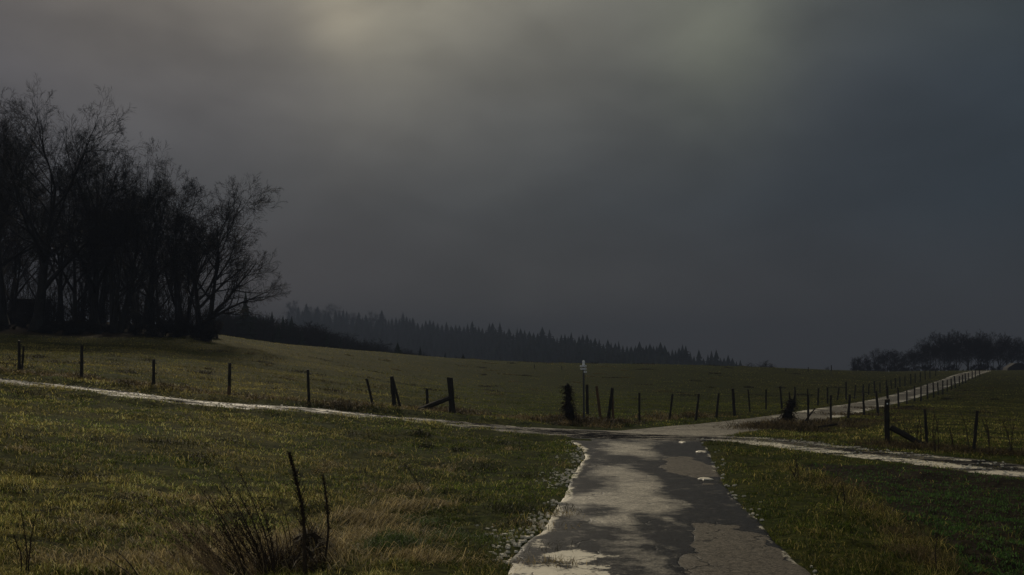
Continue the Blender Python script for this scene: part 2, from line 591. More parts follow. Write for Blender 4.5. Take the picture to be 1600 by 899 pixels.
# bank of rough grass between the track and the left fence, and round the stumps
gz += 0.10 * sm(0.2, 0.8, rt) * (1 - sm(1.0, 2.0, rt)) * (gy > 30) * (gx < 3)
gz -= 0.05 * (1 - sm(-0.15, 0.06, rd))
na = len(ang); nrad = len(rad)
idx = np.arange(na * nrad).reshape(nrad, na)
i2 = np.roll(idx, -1, axis=1)
quads = np.stack([idx[:-1].ravel(), idx[1:].ravel(), i2[1:].ravel(), i2[:-1].ravel()], 1)
cen = len(gx)
gxx = np.append(gx, 0.0); gyy = np.append(gy, 0.0); gzz = np.append(gz, gz[:na].mean())
tris = np.stack([np.full(na, cen), idx[0], i2[0]], 1)


def straw_field(x, y):
    """0..1: how much dead yellow grass, 1 = straw"""
    d = np.hypot(x, y)
    px = 800 + F * x / np.maximum(y, 1)
    left = 1 - sm(350, 860, px)  # yellower on the left; the straw colour also stands in for sunlight there
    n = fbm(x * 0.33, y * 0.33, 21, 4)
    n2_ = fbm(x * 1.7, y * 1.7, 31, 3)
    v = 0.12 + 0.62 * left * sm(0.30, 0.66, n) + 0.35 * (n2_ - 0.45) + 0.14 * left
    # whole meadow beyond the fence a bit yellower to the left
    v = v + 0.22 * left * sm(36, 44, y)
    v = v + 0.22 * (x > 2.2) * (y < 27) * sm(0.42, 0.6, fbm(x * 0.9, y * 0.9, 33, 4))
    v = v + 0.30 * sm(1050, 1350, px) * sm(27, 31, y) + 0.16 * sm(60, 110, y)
    return np.clip(v, 0, 1)


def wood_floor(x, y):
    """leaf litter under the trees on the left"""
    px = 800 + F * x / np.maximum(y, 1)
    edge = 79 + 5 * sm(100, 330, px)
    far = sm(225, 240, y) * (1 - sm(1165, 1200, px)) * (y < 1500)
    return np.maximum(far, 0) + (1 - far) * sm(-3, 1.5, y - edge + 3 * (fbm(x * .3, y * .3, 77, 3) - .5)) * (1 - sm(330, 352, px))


stf = straw_field(gxx, gyy)
crop_m = sm(-0.1, 0.35, crop_side(gxx, gyy) + 0.5 * (fbm(gxx * 1.3, gyy * 1.3, 61, 3) - .5)) * (gyy > -40) * (gyy < 32)
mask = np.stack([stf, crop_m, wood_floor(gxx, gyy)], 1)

m_g, t, b = principled('meadow_ground')
at = t.node('ShaderNodeAttribute', attribute_name='mask')
sp = t.node('ShaderNodeSeparateColor', {0: at.outputs[0]})
geo = t.node('ShaderNodeNewGeometry')
pos = geo.outputs['Position']
na_ = t.noise(pos, 0.9, 6, 0.62)
nb_ = t.noise(pos, 7.0, 5, 0.6)
nc_ = t.noise(pos, 0.06, 4, 0.6)
green = t.mix(t.ramp(nb_, [(0.35, 0), (0.68, 1)]), (0.006, 0.011, 0.0015), (0.040, 0.054, 0.007))
straw = t.mix(t.ramp(nb_, [(0.35, 0), (0.65, 1)]), (0.016, 0.015, 0.003), (0.105, 0.096, 0.020))
sf = t.math('MULTIPLY_ADD', t.math('SUBTRACT', na_, 0.5), 1.6, sp.outputs[0], clamp=True)
gc = t.mix(sf, green, straw)
gc = t.mix(t.math('MULTIPLY', t.ramp(nc_, [(0.4, 0), (0.62, 1)]), 0.35), gc, (0.024, 0.028, 0.006))
soil = t.mix(t.ramp(nb_, [(0.4, 0), (0.7, 1)]), (0.014, 0.011, 0.008), (0.038, 0.032, 0.020))
gc = t.mix(sp.outputs[1], gc, soil)
gc = t.mix(sp.outputs[2], gc, t.mix(nb_, (0.012, 0.009, 0.006), (0.045, 0.030, 0.018)))
t.l.new(gc, b.inputs['Base Color'])
b.inputs['Roughness'].default_value = 0.9
b.inputs['Specular IOR Level'].default_value = 0.01
bp = t.node('ShaderNodeBump', {'Height': t.math('ADD', nb_, t.math('MULTIPLY', na_, 1.5)), 'Strength': 0.6, 'Distance': 0.08})
t.l.new(bp.outputs[0], b.inputs['Normal'])
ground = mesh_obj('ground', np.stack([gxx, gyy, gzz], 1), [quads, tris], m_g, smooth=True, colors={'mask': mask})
tag(ground, 'rolling winter meadow with short green and straw coloured grass', kind='structure')

# ------------------------------------------------------------------ road surfaces


def blob(x, y, cx, cy, rx, ry, seed, edge=0.25, rot=0.0, sc=1.6, amp=0.55):
    c_, s_ = math.cos(rot), math.sin(rot)
    u = ((x - cx) * c_ + (y - cy) * s_) / rx; v = (-(x - cx) * s_ + (y - cy) * c_) / ry
    q = 1 - np.sqrt(u * u + v * v) + amp * (fbm(x * sc, y * sc * 0.6, seed, 5) - 0.5) * 2
    return sm(0, edge, q)


def strip_mesh(L, nacross, zoff):
    t = np.gradient(L[:, :2], axis=0)
    t /= np.hypot(t[:, 0], t[:, 1])[:, None]
    nx, ny = t[:, 1], -t[:, 0]         # right side
    s = np.linspace(-1, 1, nacross)
    wob = 0.07 * (fbm(L[:, 0] * 1.4, L[:, 1] * 1.4, 41, 3) - .5) * 2
    half = L[:, 2] / 2 + 0.08
    X = L[:, 0][:, None] + nx[:, None] * s[None] * (half + wob)[:, None]
    Y = L[:, 1][:, None] + ny[:, None] * s[None] * (half + wob)[:, None]
    off = s[None] * half[:, None] + 0 * X
    x = X.ravel(); y = Y.ravel()
    z = H(x, y) + zoff
    z += 0.02 * (fbm(x * 0.8, y * 0.8, 51, 3) - .5)
    z -= 0.05 * sm(0.93, 1.0, np.abs(np.tile(s, len(L))))
    n, m = len(L), nacross
    id_ = np.arange(n * m).reshape(n, m)
    q = np.stack([id_[:-1, :-1].ravel(), id_[:-1, 1:].ravel(), id_[1:, 1:].ravel(), id_[1:, :-1].ravel()], 1)
    return x, y, z, off.ravel(), np.repeat(L[:, 2], m), q


# main road
x, y, z, off, wid, q = strip_mesh(MAIN, 90, 0.004)


def gp(px, py):
    p = G(px, py); return p.x, p.y


def B(px, py, rx, ry, seed, **k):
    a = gp(px, py)
    return blob(x, y, a[0], a[1], rx, ry, seed, **k)


# dry (pale, matt) patches on otherwise dark damp asphalt
dry = np.maximum.reduce([B(985, 760, 0.85, 6.5, 1, edge=1.0), B(985, 700, 1.0, 3.4, 2, edge=0.8), B(1010, 855, 0.7, 2.6, 3, edge=0.8) * 0.45, B(975, 790, 1.1, 2.6, 13, edge=0.5) * 0.9])
patch = np.maximum.reduce([B(1165, 862, 0.66, 2.4, 4, edge=0.6, amp=0.6), B(1085, 735, 0.72, 3.4, 5, edge=0.6, amp=0.6), B(1150, 890, .6, 1.2, 24, edge=0.6, amp=0.6)])
darkstrip = np.maximum.reduce([B(1105, 775, 0.62, 3.6, 6, edge=0.25), B(1055, 850, 0.42, 3.0, 7, edge=0.5), B(930, 800, .5, 1.0, 27, edge=.8) * .9, B(880, 740, .35, 5, 28, edge=.8) * .8, B(960, 720, .7, 1.2, 17, edge=.7) * 0.7])
dry = dry * (1 - darkstrip * (1 - patch))
ice = np.maximum.reduce([B(895, 865, 0.34, 0.95, 8, edge=0.6, amp=0.9, sc=3.5), B(868, 900, 0.60, 0.85, 9, edge=0.6, amp=0.9, sc=3.5), B(845, 885, .3, 2.2, 18, edge=.9, amp=.9, sc=3) * .6])
edge_l = sm(-0.06, 0.10, -off - wid / 2 + 0.12 + 0.16 * (fbm(x * 2, y * 1.2, 14, 4) - .5) + 0.03 * sm(10, 28, y)) * sm(0.40, 0.60, fbm(x * 3, y * 1.6, 15, 4) + 0.08 * sm(12, 20, y)) * (y < 31)
edge_r = sm(-0.02, 0.06, off - wid / 2 + 0.09) * sm(0.5, 0.6, fbm(x * 5, y * 3, 16, 4)) * (y < 31)
ice = np.clip(np.maximum.reduce([ice, edge_l * 0.95, edge_r * 0.7]), 0, 1)
junc = sm(29, 32, y)
dry = dry * (1 - junc) + junc * sm(0.40, 0.66, fbm(x * 0.45, y * 1.5, 19, 4))
main_masks = np.stack([dry, ice, patch], 1)


def road_material(name, crack=1.0, wet_r=0.30):
    m, t, b = principled(name)
    at = t.node('ShaderNodeAttribute', attribute_name='mask')
    sp = t.node('ShaderNodeSeparateColor', {0: at.outputs[0]})
    geo = t.node('ShaderNodeNewGeometry')
    pos = geo.outputs['Position']
    grain = t.noise(pos, 90, 3, 0.7)
    mid = t.noise(pos, 14, 5, 0.65)
    gr2 = t.ramp(t.math('MULTIPLY_ADD', t.noise(pos, 40, 2, 0.75), 0.55, t.math('MULTIPLY', t.noise(pos, 15, 3, 0.75), 0.45)), [(0.41, 0), (0.59, 1)])
    big = t.noise(pos, 1.3, 5, 0.6)
    # cracks: cell borders of two sizes, wavy
    wv = t.node('ShaderNodeVectorMath', {0: pos}, operation='ADD')
    nz = t.node('ShaderNodeTexNoise', {'Vector': pos, 'Scale': 3.0, 'Detail': 4.0})
    t.l.new(t.node('ShaderNodeVectorMath', {0: nz.outputs['Color'], 'Scale': 0.35}, operation='SCALE').outputs[0], wv.inputs[1])
    v1 = t.node('ShaderNodeTexVoronoi', {'Vector': wv.outputs[0], 'Scale': 1.1}, feature='DISTANCE_TO_EDGE').outputs['Distance']
    v2 = t.node('ShaderNodeTexVoronoi', {'Vector': wv.outputs[0], 'Scale': 7.5}, feature='DISTANCE_TO_EDGE').outputs['Distance']
    c1 = t.math('MULTIPLY', t.ramp(v1, [(0.006, 1), (0.02, 0)]), t.ramp(big, [(0.47, 0), (0.56, 1)]))
    c2 = t.math('MULTIPLY', t.ramp(v2, [(0.02, 1), (0.07, 0)]), t.math('MULTIPLY', sp.outputs[2], t.ramp(mid, [(0.4, 0), (0.55, 0.6)])))
    cr = t.math('MULTIPLY', t.math('MAXIMUM', c1, c2), crack)
    brk = t.math('ADD', t.math('MULTIPLY', t.math('SUBTRACT', mid, 0.5), 0.45), t.math('ADD', t.math('MULTIPLY', t.math('SUBTRACT', t.noise(pos, 3.2, 5, 0.6), 0.5), 1.25), t.math('MULTIPLY', t.math('SUBTRACT', gr2, 0.5), 0.16)))
    pr_ = t.math('ADD', sp.outputs[2], t.math('MULTIPLY', brk, 0.30))
    pm = t.ramp(pr_, [(0.40, 0), (0.47, 1)])
    rim = t.math('MULTIPLY', t.ramp(pr_, [(0.30, 0), (0.37, 1), (0.44, 0)]), t.ramp(big, [(0.40, 0), (0.5, 1)]))
    wet = t.mix(gr2, (0.005, 0.005, 0.006), (0.034, 0.034, 0.037))
    dryc = t.mix(gr2, (0.12, 0.108, 0.080), (0.44, 0.40, 0.305)) if crack else t.mix(gr2, (0.06, 0.053, 0.040), (0.40, 0.36, 0.27))
    pat = t.mix(gr2, (0.050, 0.045, 0.037), (0.17, 0.15, 0.12))
    dm = t.ramp(t.math('ADD', brk, t.math('MULTIPLY', sp.outputs[0], 0.85)), [(0.10, 0), (0.45, 0.4), (1.0, 1)])
    c_ = t.mix(dm, wet, dryc)
    c_ = t.mix(pm, c_, pat)
    im = t.ramp(t.math('ADD', t.math('MULTIPLY', t.math('SUBTRACT', t.noise(pos, 24, 4, 0.75), 0.5), 2.2), t.math('MULTIPLY_ADD', t.math('SUBTRACT', t.noise(pos, 5, 4, 0.6), 0.5), 1.6, sp.outputs[1])), [(0.45, 0), (0.80, 1)])
    c_ = t.mix(im, c_, t.mix(mid, (0.50, 0.46, 0.36), (0.80, 0.76, 0.63)))
    cr = t.math('MAXIMUM', cr, t.math('MULTIPLY', rim, crack))
    c_ = t.mix(cr, c_, (0.006, 0.006, 0.006))
    t.l.new(c_, b.inputs['Base Color'])
    rgh = t.math('MAXIMUM', t.math('MAXIMUM', dm, pm), im)
    ro = t.math('MULTIPLY_ADD', grain, 0.12, t.math('MULTIPLY_ADD', rgh, 0.48 - wet_r, wet_r))
    t.l.new(ro, b.inputs['Roughness'])
    t.l.new(t.math('MULTIPLY_ADD', dm, 0.13, 0.025 if crack else 0.0), b.inputs['Specular IOR Level'])
    hgt = t.math('SUBTRACT', t.math('MULTIPLY_ADD', mid, 0.5, grain), t.math('MULTIPLY', cr, 2.5))
    bp = t.node('ShaderNodeBump', {'Height': hgt, 'Strength': 0.35, 'Distance': 0.006})
    t.l.new(bp.outputs[0], b.inputs['Normal'])
    return m


M_road = road_material('cracked_asphalt')
M_track = road_material('icy_gravel', 0.0, 0.62)
road = mesh_obj('road', np.stack([x, y, z], 1), q, M_road, smooth=True, colors={'mask': main_masks})
tag(road, kind='structure')

# cross track
x, y, z, off, wid, q = strip_mesh(TRACK, 40, 0.008)
s_ = off / (wid / 2)
inj = sm(-2.6, -1.2, x) * (1 - sm(5.2, 6.6, x))     # paved where it crosses the road
rut = np.exp(-((np.abs(s_) - 0.58) / 0.19) ** 2)
brk = fbm(x * 1.1, y * 4.0, 71, 4)
fine = fbm(x * 4, y * 9, 72, 3)
ice = np.clip(rut * sm(0.38, 0.60, brk) * (0.35 + 0.9 * fine) * (0.45 + 0.55 * sm(-15, -9, x)), 0, 1)
ice = ice * (1 - inj) + inj * (sm(0.78, 0.92, np.abs(s_)) * sm(0.42, 0.6, fbm(x * 1.2, y * 2, 73, 4)) * (x < 0.3) + sm(0.55, 0.66, fbm(x * 2.2, y * 6, 74, 4)) * 0.4)
ice = np.where(x > 5.2, np.clip((sm(0.0, 0.5, s_ + 0.4 * (fbm(x * 1.2, y * 1.2, 75, 3) - .5)) * sm(0.30, 0.48, brk) + rut * sm(0.5, 0.6, brk)) * sm(5.0, 6.2, x), 0, 1), ice)
dry = np.clip(0.15 + 1.2 * (fbm(x * 0.9, y * 3, 76, 4) - 0.4) - 0.10 * inj + inj * 0.7 * (fbm(x * 0.7, y * 2.4, 78, 4) - 0.5), 0, 1)
track = mesh_obj('track', np.stack([x, y, z], 1), q, M_track, smooth=True, colors={'mask': np.stack([dry, ice, 0 * ice], 1)})
tag(track, kind='structure')

# far road
x, y, z, off, wid, q = strip_mesh(FAR, 30, 0.012)
dry = np.clip(0.75 + 0.9 * (fbm(x * 0.5, y * 0.9, 81, 4) - 0.45), 0, 1)
ice = np.clip(sm(0.50, 0.62, fbm(x * 0.7, y * 0.5, 82, 4)) * sm(0.2, 0.9, np.abs(off / (wid / 2))), 0, 1) * sm(36, 40, y)
lane = mesh_obj('farm_road', np.stack([x, y, z], 1), q, M_track, smooth=True, colors={'mask': np.stack([dry, ice, 0 * ice], 1)})
tag(lane, kind='structure')

# ------------------------------------------------------------------ grass


def ground_z(x, y):
    """same small relief as the sheet"""
    z = H(x, y)
    rm, rt, rf = road_field(x, y)
    rd = np.minimum(np.minimum(rm, rt), rf)
    r = np.hypot(x, y)
    na = sm(0.05, 0.9, rd) * (1 - sm(90, 200, r))
    tu = (fbm(x * 1.1, y * 1.1, 3, 3) - 0.5) * 0.17 * (1 - sm(40, 75, r)) + (fbm(x * 3.7, y * 3.7, 9, 3) - 0.5) * 0.13 * (1 - sm(14, 28, r))
    z = z + tu * na + (fbm(x * 0.25, y * 0.25, 5, 3) - 0.5) * 0.25 * na * sm(10, 30, r) + 0.03 * sm(0, 0.5, rd)
    z += 0.10 * sm(0.2, 0.8, rt) * (1 - sm(1.0, 2.0, rt)) * (y > 30) * (x < 3)
    return z, rm, rt, rf, rd


def blades(x, y, z, L, W, colr, lean, ndir=None, spread=1.0):
    n = len(x)
    az = nr.uniform(0, 2 * np.pi, n) if ndir is None else ndir + nr.normal(0, spread, n)
    fa = nr.uniform(0, 2 * np.pi, n)
    bend = lean * nr.uniform(0.3, 1.3, n)
    dx, dy = np.cos(az), np.sin(az)
    wx, wy = np.cos(fa) * W / 2, np.sin(fa) * W / 2
    b0 = np.stack([x, y, z - 0.01], 1)
    wv = np.stack([wx, wy, 0 * wx], 1)
    m = np.stack([x + dx * L * 0.5 * np.sin(bend * .5), y + dy * L * .5 * np.sin(bend * .5), z + L * 0.5 * np.cos(bend * .5)], 1)
    tp = m + np.stack([dx * L * .5 * np.sin(np.minimum(bend * 1.5, 2.2)), dy * L * .5 * np.sin(np.minimum(bend * 1.5, 2.2)), L * .5 * np.cos(np.minimum(bend * 1.5, 2.2))], 1)
    V = np.stack([b0 - wv, b0 + wv, m - wv * .8, m + wv * .8, tp], 1).reshape(-1, 3)
    i = np.arange(n) * 5
    qd = np.stack([i, i + 1, i + 3, i + 2], 1); tr = np.stack([i + 2, i + 3, i + 4], 1)
    cl = np.repeat(colr, 5, axis=0)
    return V, qd, tr, cl


def sample(n, d0, d1, a0=-31, a1=31):
    th = np.radians(nr.uniform(a0, a1, n))
    dep = 1 / nr.uniform(1 / d1, 1 / d0, n)
    return np.tan(th) * dep, dep


# meadow grass
gx1, gy1 = sample(1000000, 5.5, 190)
gx2, gy2 = sample(260000, 26, 150)          # more on the rising meadow
x = np.concatenate([gx1, gx2]); y = np.concatenate([gy1, gy2])
z, rm, rt, rf, rd = ground_z(x, y)
r = np.hypot(x, y)
edge_n = fbm(x * 2.2, y * 2.2, 91, 4)
keep = (rd + 0.34 * (edge_n - 0.42) > 0.0) & ((rm > -0.10) & (rf > -0.05))
mid_tr = (rt < 0) & (rm > 0.5) & (rf > 0.5)                      # the grassy middle and crumbling edges of the track
_, toff = seg_dist(x, y, TRACK, 4)
keep |= mid_tr & (np.abs(toff) < 0.45) & (edge_n > 0.36)
keep |= mid_tr & (x > 6) & (x < 9.2) & (edge_n > 0.44)
cs = crop_side(x, y)
cropm = (cs + 0.5 * (fbm(x * 1.3, y * 1.3, 61, 3) - .5)) > 0.1
keep &= ~(cropm & (y < 32) & (rt > 0.25) & (nr.uniform(0, 1, len(x)) > 0.12))
keep &= wood_floor(x, y) < 0.5
icy = (rm > -.1) & (rm < 0.75) & (x < 1.0) & (y < 30) & (fbm(x * 1.3, y * 1.0, 131, 3) > 0.45)
keep &= ~(icy & (nr.uniform(0, 1, len(x)) < 0.62))
# tufts: hollows with little grass between
tf = fbm(x * 2.6, y * 2.6, 95, 3)
keep &= nr.uniform(0, 1, len(x)) < sm(0.30, 0.62, tf) * 0.94 + 0.06
x, y, z, r, tf, rt, rd, rm, cs = [a[keep] for a in (x, y, z, r, tf, rt, rd, rm, cs)]
n = len(x)
st = straw_field(x, y)
st += 0.5 * sm(0.3, 0.9, rt) * (1 - sm(1.6, 2.6, rt)) * (y > 31) * sm(0.4, 0.55, fbm(x * .8, y * .8, 97, 3))       # rough verge by the fence
st += 0.45 * np.exp(-((cs + 0.1) / 0.35) ** 2) * (y < 32)
st = np.clip(st * 0.85, 0, 1)
u = nr.uniform(0, 1, (n, 1)); is_st = (nr.uniform(0, 1, n) < st * 0.95)[:, None]
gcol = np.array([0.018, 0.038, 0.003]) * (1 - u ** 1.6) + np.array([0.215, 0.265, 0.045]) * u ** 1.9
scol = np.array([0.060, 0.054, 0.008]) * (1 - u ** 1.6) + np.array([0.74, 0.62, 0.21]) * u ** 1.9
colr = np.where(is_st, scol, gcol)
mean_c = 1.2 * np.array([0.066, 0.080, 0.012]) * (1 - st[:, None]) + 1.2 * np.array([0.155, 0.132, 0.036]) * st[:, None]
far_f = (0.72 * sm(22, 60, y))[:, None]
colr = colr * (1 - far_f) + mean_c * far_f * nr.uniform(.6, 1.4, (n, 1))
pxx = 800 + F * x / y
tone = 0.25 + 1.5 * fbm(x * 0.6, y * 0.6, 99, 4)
verge = (x > 2.2) * (y < 31)  # right verge blades get a darker colour in place of cloud shade
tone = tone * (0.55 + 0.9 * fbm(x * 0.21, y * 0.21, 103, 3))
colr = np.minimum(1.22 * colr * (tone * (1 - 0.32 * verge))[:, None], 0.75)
L = (0.030 + 0.065 * tf) * nr.uniform(0.6, 1.5, n) * (1 + 0.35 * is_st[:, 0])
L *= 1 + 0.9 * np.exp(-((cs + 0.1) / 0.4) ** 2) * (y < 32)
L *= 1 + 0.9 * sm(0.4, 0.8, rt) * (1 - sm(1.4, 2.4, rt)) * (y > 31) * sm(0.42, 0.6, fbm(x * .8, y * .8, 97, 3))
L *= np.where((rd < 0.12), 0.55, 1.0)
W = np.maximum(0.0029, r * 0.00036) * nr.uniform(0.7, 1.4, n)
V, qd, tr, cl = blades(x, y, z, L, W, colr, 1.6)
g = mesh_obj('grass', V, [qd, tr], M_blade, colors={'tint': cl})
tag(g, 'short green and straw coloured meadow grass', 'grass', kind='stuff')

# sown crop
x, y = sample(150000, 6, 34, 6, 32)
z, rm, rt, rf, rd = ground_z(x, y)
cs = crop_side(x, y)
keep = (cs + 0.5 * (fbm(x * 1.3, y * 1.3, 61, 3) - .5) > 0.15) & (rd > 0.2) & (y < 32)
tf = fbm(x * 3.4, y * 3.4, 101, 3)
keep &= nr.uniform(0, 1, len(x)) < sm(0.3, 0.62, tf) + 0.1
x, y, z, tf = [a[keep] for a in (x, y, z, tf)]
n = len(x)
u = nr.uniform(0, 1, (n, 1))
colr = np.array([0.030, 0.062, 0.016]) * (1 - u) + np.array([0.085, 0.165, 0.045]) * u
V, qd, tr, cl = blades(x, y, z, 0.05 * nr.uniform(.6, 1.5, n), 0.014 * nr.uniform(.7, 1.4, n), colr, 1.3)
g = mesh_obj('crop_seedlings', V, [qd, tr], M_blade, colors={'tint': cl})
tag(g, 'low bright green seedlings sprouting in dark soil', 'crop', kind='stuff')

# litter of dead leaves of grass in the near corner (left of the road) and on the dry strip
lx, ly, lz, lL, lc, la = [], [], [], [], [], []


def litter(px, py, rx, ry, n, L0, cA, cB, lean_az=None, hump=0.0):
    c0 = G(px, py)
    a = nr.normal(0, 1, (n, 2)) * 0.5
    xx_ = c0.x + a[:, 0] * rx; yy_ = c0.y + a[:, 1] * ry
    zz_ = ground_z(xx_, yy_)[0] + hump * np.exp(-(a ** 2).sum(1) * 1.6) * nr.uniform(0, 1, n)
    u = nr.uniform(0, 1, (n, 1)) ** 1.5
    lx.append(xx_); ly.append(yy_); lz.append(zz_); lL.append(L0 * nr.uniform(.5, 1.5, n))
    lc.append(np.array(cA) * (1 - u) + np.array(cB) * u)
    la.append((nr.uniform(0, 6.28, n) if lean_az is None else lean_az + nr.normal(0, .5, n)))


ST1, ST2 = (0.055, 0.044, 0.018), (0.75, 0.60, 0.29)
for (px, py, rx, ry, n, L0, az, hu) in ((560, 822, 0.5, .5, 1100, .28, .3, .07), (620, 800, .5, .5, 700, .26, .2, .06), (585, 850, .7, .45, 1100, .28, .5, .08), (640, 770, .28, .3, 420, .2, .3, .06),
                                        (680, 795, .25, .25, 300, .18, .6, .05), (480, 868, .45, .45, 1600, .34, None, .12), (420, 885, .8, .4, 1700, .3, 2.2, .08), (330, 880, .8, .5, 1500, .26, 2.4, .06),
                                        (250, 890, .8, .6, 1000, .22, None, .05), (640, 885, .7, .3, 700, .22, .1, .05), (120, 885, .9, .5, 600, .18, None, .04), (350, 850, .7, .5, 700, .22, 2.4, .05),
                                        (1440, 880, .3, .9, 600, .2, 1.5, .06), (1410, 840, .25, 1.0, 400, .18, 1.5, .06), (1360, 800, .25, 1.5, 300, .18, None, .05), (1310, 765, .5, 1.5, 300, .2, None, .05),
                                        (700, 735, .5, 1.0, 250, .14, None, .03), (300, 790, .8, 1.0, 400, .14, None, .03), (150, 830, .8, 1.0, 400, .14, None, .03)):
    litter(px, py, rx, ry, n, L0, ST1, ST2 if px < 1200 else (0.22, .165, .08), az, hu)
litter(482, 880, .15, .18, 1700, .26, (.012, .009, .006), (.07, .05, .03), None, .28)
litter(440, 893, .4, .25, 800, .26, (.012, .009, .006), (.09, .06, .035), None, .15)
for (px, py, rx, ry, n, L0) in ((620, 860, .28, .28, 700, .22), (700, 850, .5, .5, 500, .16), (660, 820, .4, .4, 300, .15), (590, 870, .3, .2, 300, .2)):
    litter(px, py, rx, ry, n, L0, (0.03, .05, .012), (0.12, .19, .05), None, .07)
# rough tussocks along the far verge and round the stumps
for k in range(150):
    px = rng.uniform(-20, 1150); i = min(len(tr_px) - 2, max(0, sum(1 for q_ in tr_px if q_[0] < px) - 1))
    f = (px - tr_px[i][0]) / (tr_px[i + 1][0] - tr_px[i][0]); py = tr_px[i][1] + f * (tr_px[i + 1][1] - tr_px[i][1])
    if 960 < px: py -= 8 + (px - 960) * .09
    dk = rng.random() < .3
    litter(px, py - rng.uniform(9, 17), rng.uniform(.3, 1.0), rng.uniform(.3, .6), rng.randint(60, 150), rng.uniform(.14, .26), (.03, .024, .012) if dk else ST1, (.1, .08, .035) if dk else (.33, .25, .12), None, rng.uniform(.03, .14))
for (px, py, rx, ry, n, L0, hu) in ((890, 661, 1.3, .8, 1100, .3, .15), (940, 662, 1.4, .6, 900, .22, .1), (700, 643, 1.2, .6, 900, .3, .1), (665, 642, 1.0, .5, 600, .28, .1), (535, 640, .5, .5, 400, .25, .22),
                                    (1225, 672, 1.6, 1.0, 1800, .32, .25), (1280, 668, 1.8, 1.4, 1500, .3, .12), (1200, 668, 1.0, .8, 900, .26, .12), (1330, 662, 2.5, 1.5, 1100, .24, .06), (1385, 697, .8, .5, 700, .22, .08),
                                    (1440, 702, 1.2, .5, 900, .22, .08), (1530, 708, 1.2, .5, 900, .22, .08), (1590, 712, 1.0, .5, 600, .2, .08), (1400, 640, 2.5, 1.5, 700, .22, .05), (1350, 650, 2, 1, 700, .22, .06)):
    litter(px, py, rx, ry, n, L0, (0.022, .017, .009), (0.17, .13, .065), None, hu)
for k in range(170):
    px = rng.uniform(0, 1600); py = rng.uniform(545, 625) if px < 1250 else rng.uniform(600, 690)
    g_ = G(px, py)
    if min(float(a[0]) for a in road_field(np.array([g_.x]), np.array([g_.y]))) < .8: continue
    dk = rng.random() < .6
    litter(px, py, rng.uniform(.3, 1.3), rng.uniform(.3, .9), rng.randint(60, 160), rng.uniform(.08, .18), (.015, .012, .008) if dk else (.05, .045, .018), (.05, .042, .02) if dk else (.26, .22, .09), None, rng.uniform(.03, .12))
for k in range(90):
    px = rng.uniform(0, 880); py = rng.uniform(680, 890)
    dk = rng.random() < .55
    litter(px, py, rng.uniform(.2, .6), rng.uniform(.2, .6), rng.randint(60, 200), rng.uniform(.07, .15), (.012, .014, .005) if dk else (.07, .055, .022), (.05, .05, .018) if dk else (.5, .4, .19), None, rng.uniform(.02, .08))
x = np.concatenate(lx); y = np.concatenate(ly); z = np.concatenate(lz); L = np.concatenate(lL); colr = np.concatenate(lc); az = np.concatenate(la)
W = np.maximum(0.0042, np.hypot(x, y) * 0.0004) * nr.uniform(.7, 1.5, len(x))
V, qd, tr, cl = blades(x, y, z, L, W, colr, 2.1, az, .5)
g = mesh_obj('dead_grass', V, [qd, tr], M_blade, colors={'tint': cl})
tag(g, 'matted dead straw coloured grass in tussocks', 'dead grass', kind='stuff')

# crumbs of ice and pale gravel along the road edges
mb = MB()
cr_v = []
for (side, cnt) in ((-1, 900), (1, 110)):
    for k in range(cnt):
        yy_ = 1 / rng.uniform(1 / 31.0, 1 / 8.5)
        i = int(np.argmin(np.abs(MAIN[:, 1] - yy_)))
        ofs = abs(rng.gauss(0, 0.36 if side < 0 else 0.14)) - 0.02
        xx_ = MAIN[i, 0] + side * (MAIN[i, 2] / 2 + ofs)
        if float(fbm(np.array([xx_ * 1.3]), np.array([yy_ * 1.0]), 131, 3)[0]) < 0.46: continue
        cr_v.append((xx_, yy_, rng.uniform(.004, .012) * (1 + yy_ / 25)))
TRs = TRACK
for k in range(1100):
    i = rng.randrange(len(TRs))
    if -2.2 < TRs[i, 0] < 5.4: continue
    s = rng.choice((-.62, .62)) + rng.gauss(0, .22)
    tx, ty = TRs[min(i + 1, len(TRs) - 1), :2] - TRs[max(i - 1, 0), :2]
    ln = math.hypot(tx, ty)
    cr_v.append((TRs[i, 0] + ty / ln * s * TRs[i, 2] / 2, TRs[i, 1] - tx / ln * s * TRs[i, 2] / 2, rng.uniform(.008, .022)))
ca = np.array(cr_v)
cz = H(ca[:, 0], ca[:, 1]) + 0.012
for (cx0, cy0, s), z0 in zip(cr_v, cz):
    bb = len(mb.v); a0 = rng.uniform(0, 6); nn_ = 5
    hh = s * rng.uniform(.15, .35) + .014
    for k in range(nn_):
        rr = s * rng.uniform(.6, 1.3)
        mb.v.append((cx0 + rr * math.cos(a0 + k * 1.256) * 2.0, cy0 + rr * math.sin(a0 + k * 1.256), z0 - .006))
    for k in range(nn_):
        q0 = mb.v[bb + k]
        mb.v.append((cx0 + (q0[0] - cx0) * .7, cy0 + (q0[1] - cy0) * .7, z0 + hh * rng.uniform(.7, 1)))
    mb.f.append(tuple(range(bb + nn_, bb + 2 * nn_)))
    for k in range(nn_):
        k2 = (k + 1) % nn_
        mb.f.append((bb + k, bb + k2, bb + nn_ + k2, bb + nn_ + k))
g = mb.build('ice_crumbs', M_stone)
tag(g, 'scattered crumbs of pale ice and gravel along the verges', 'ice', kind='stuff')

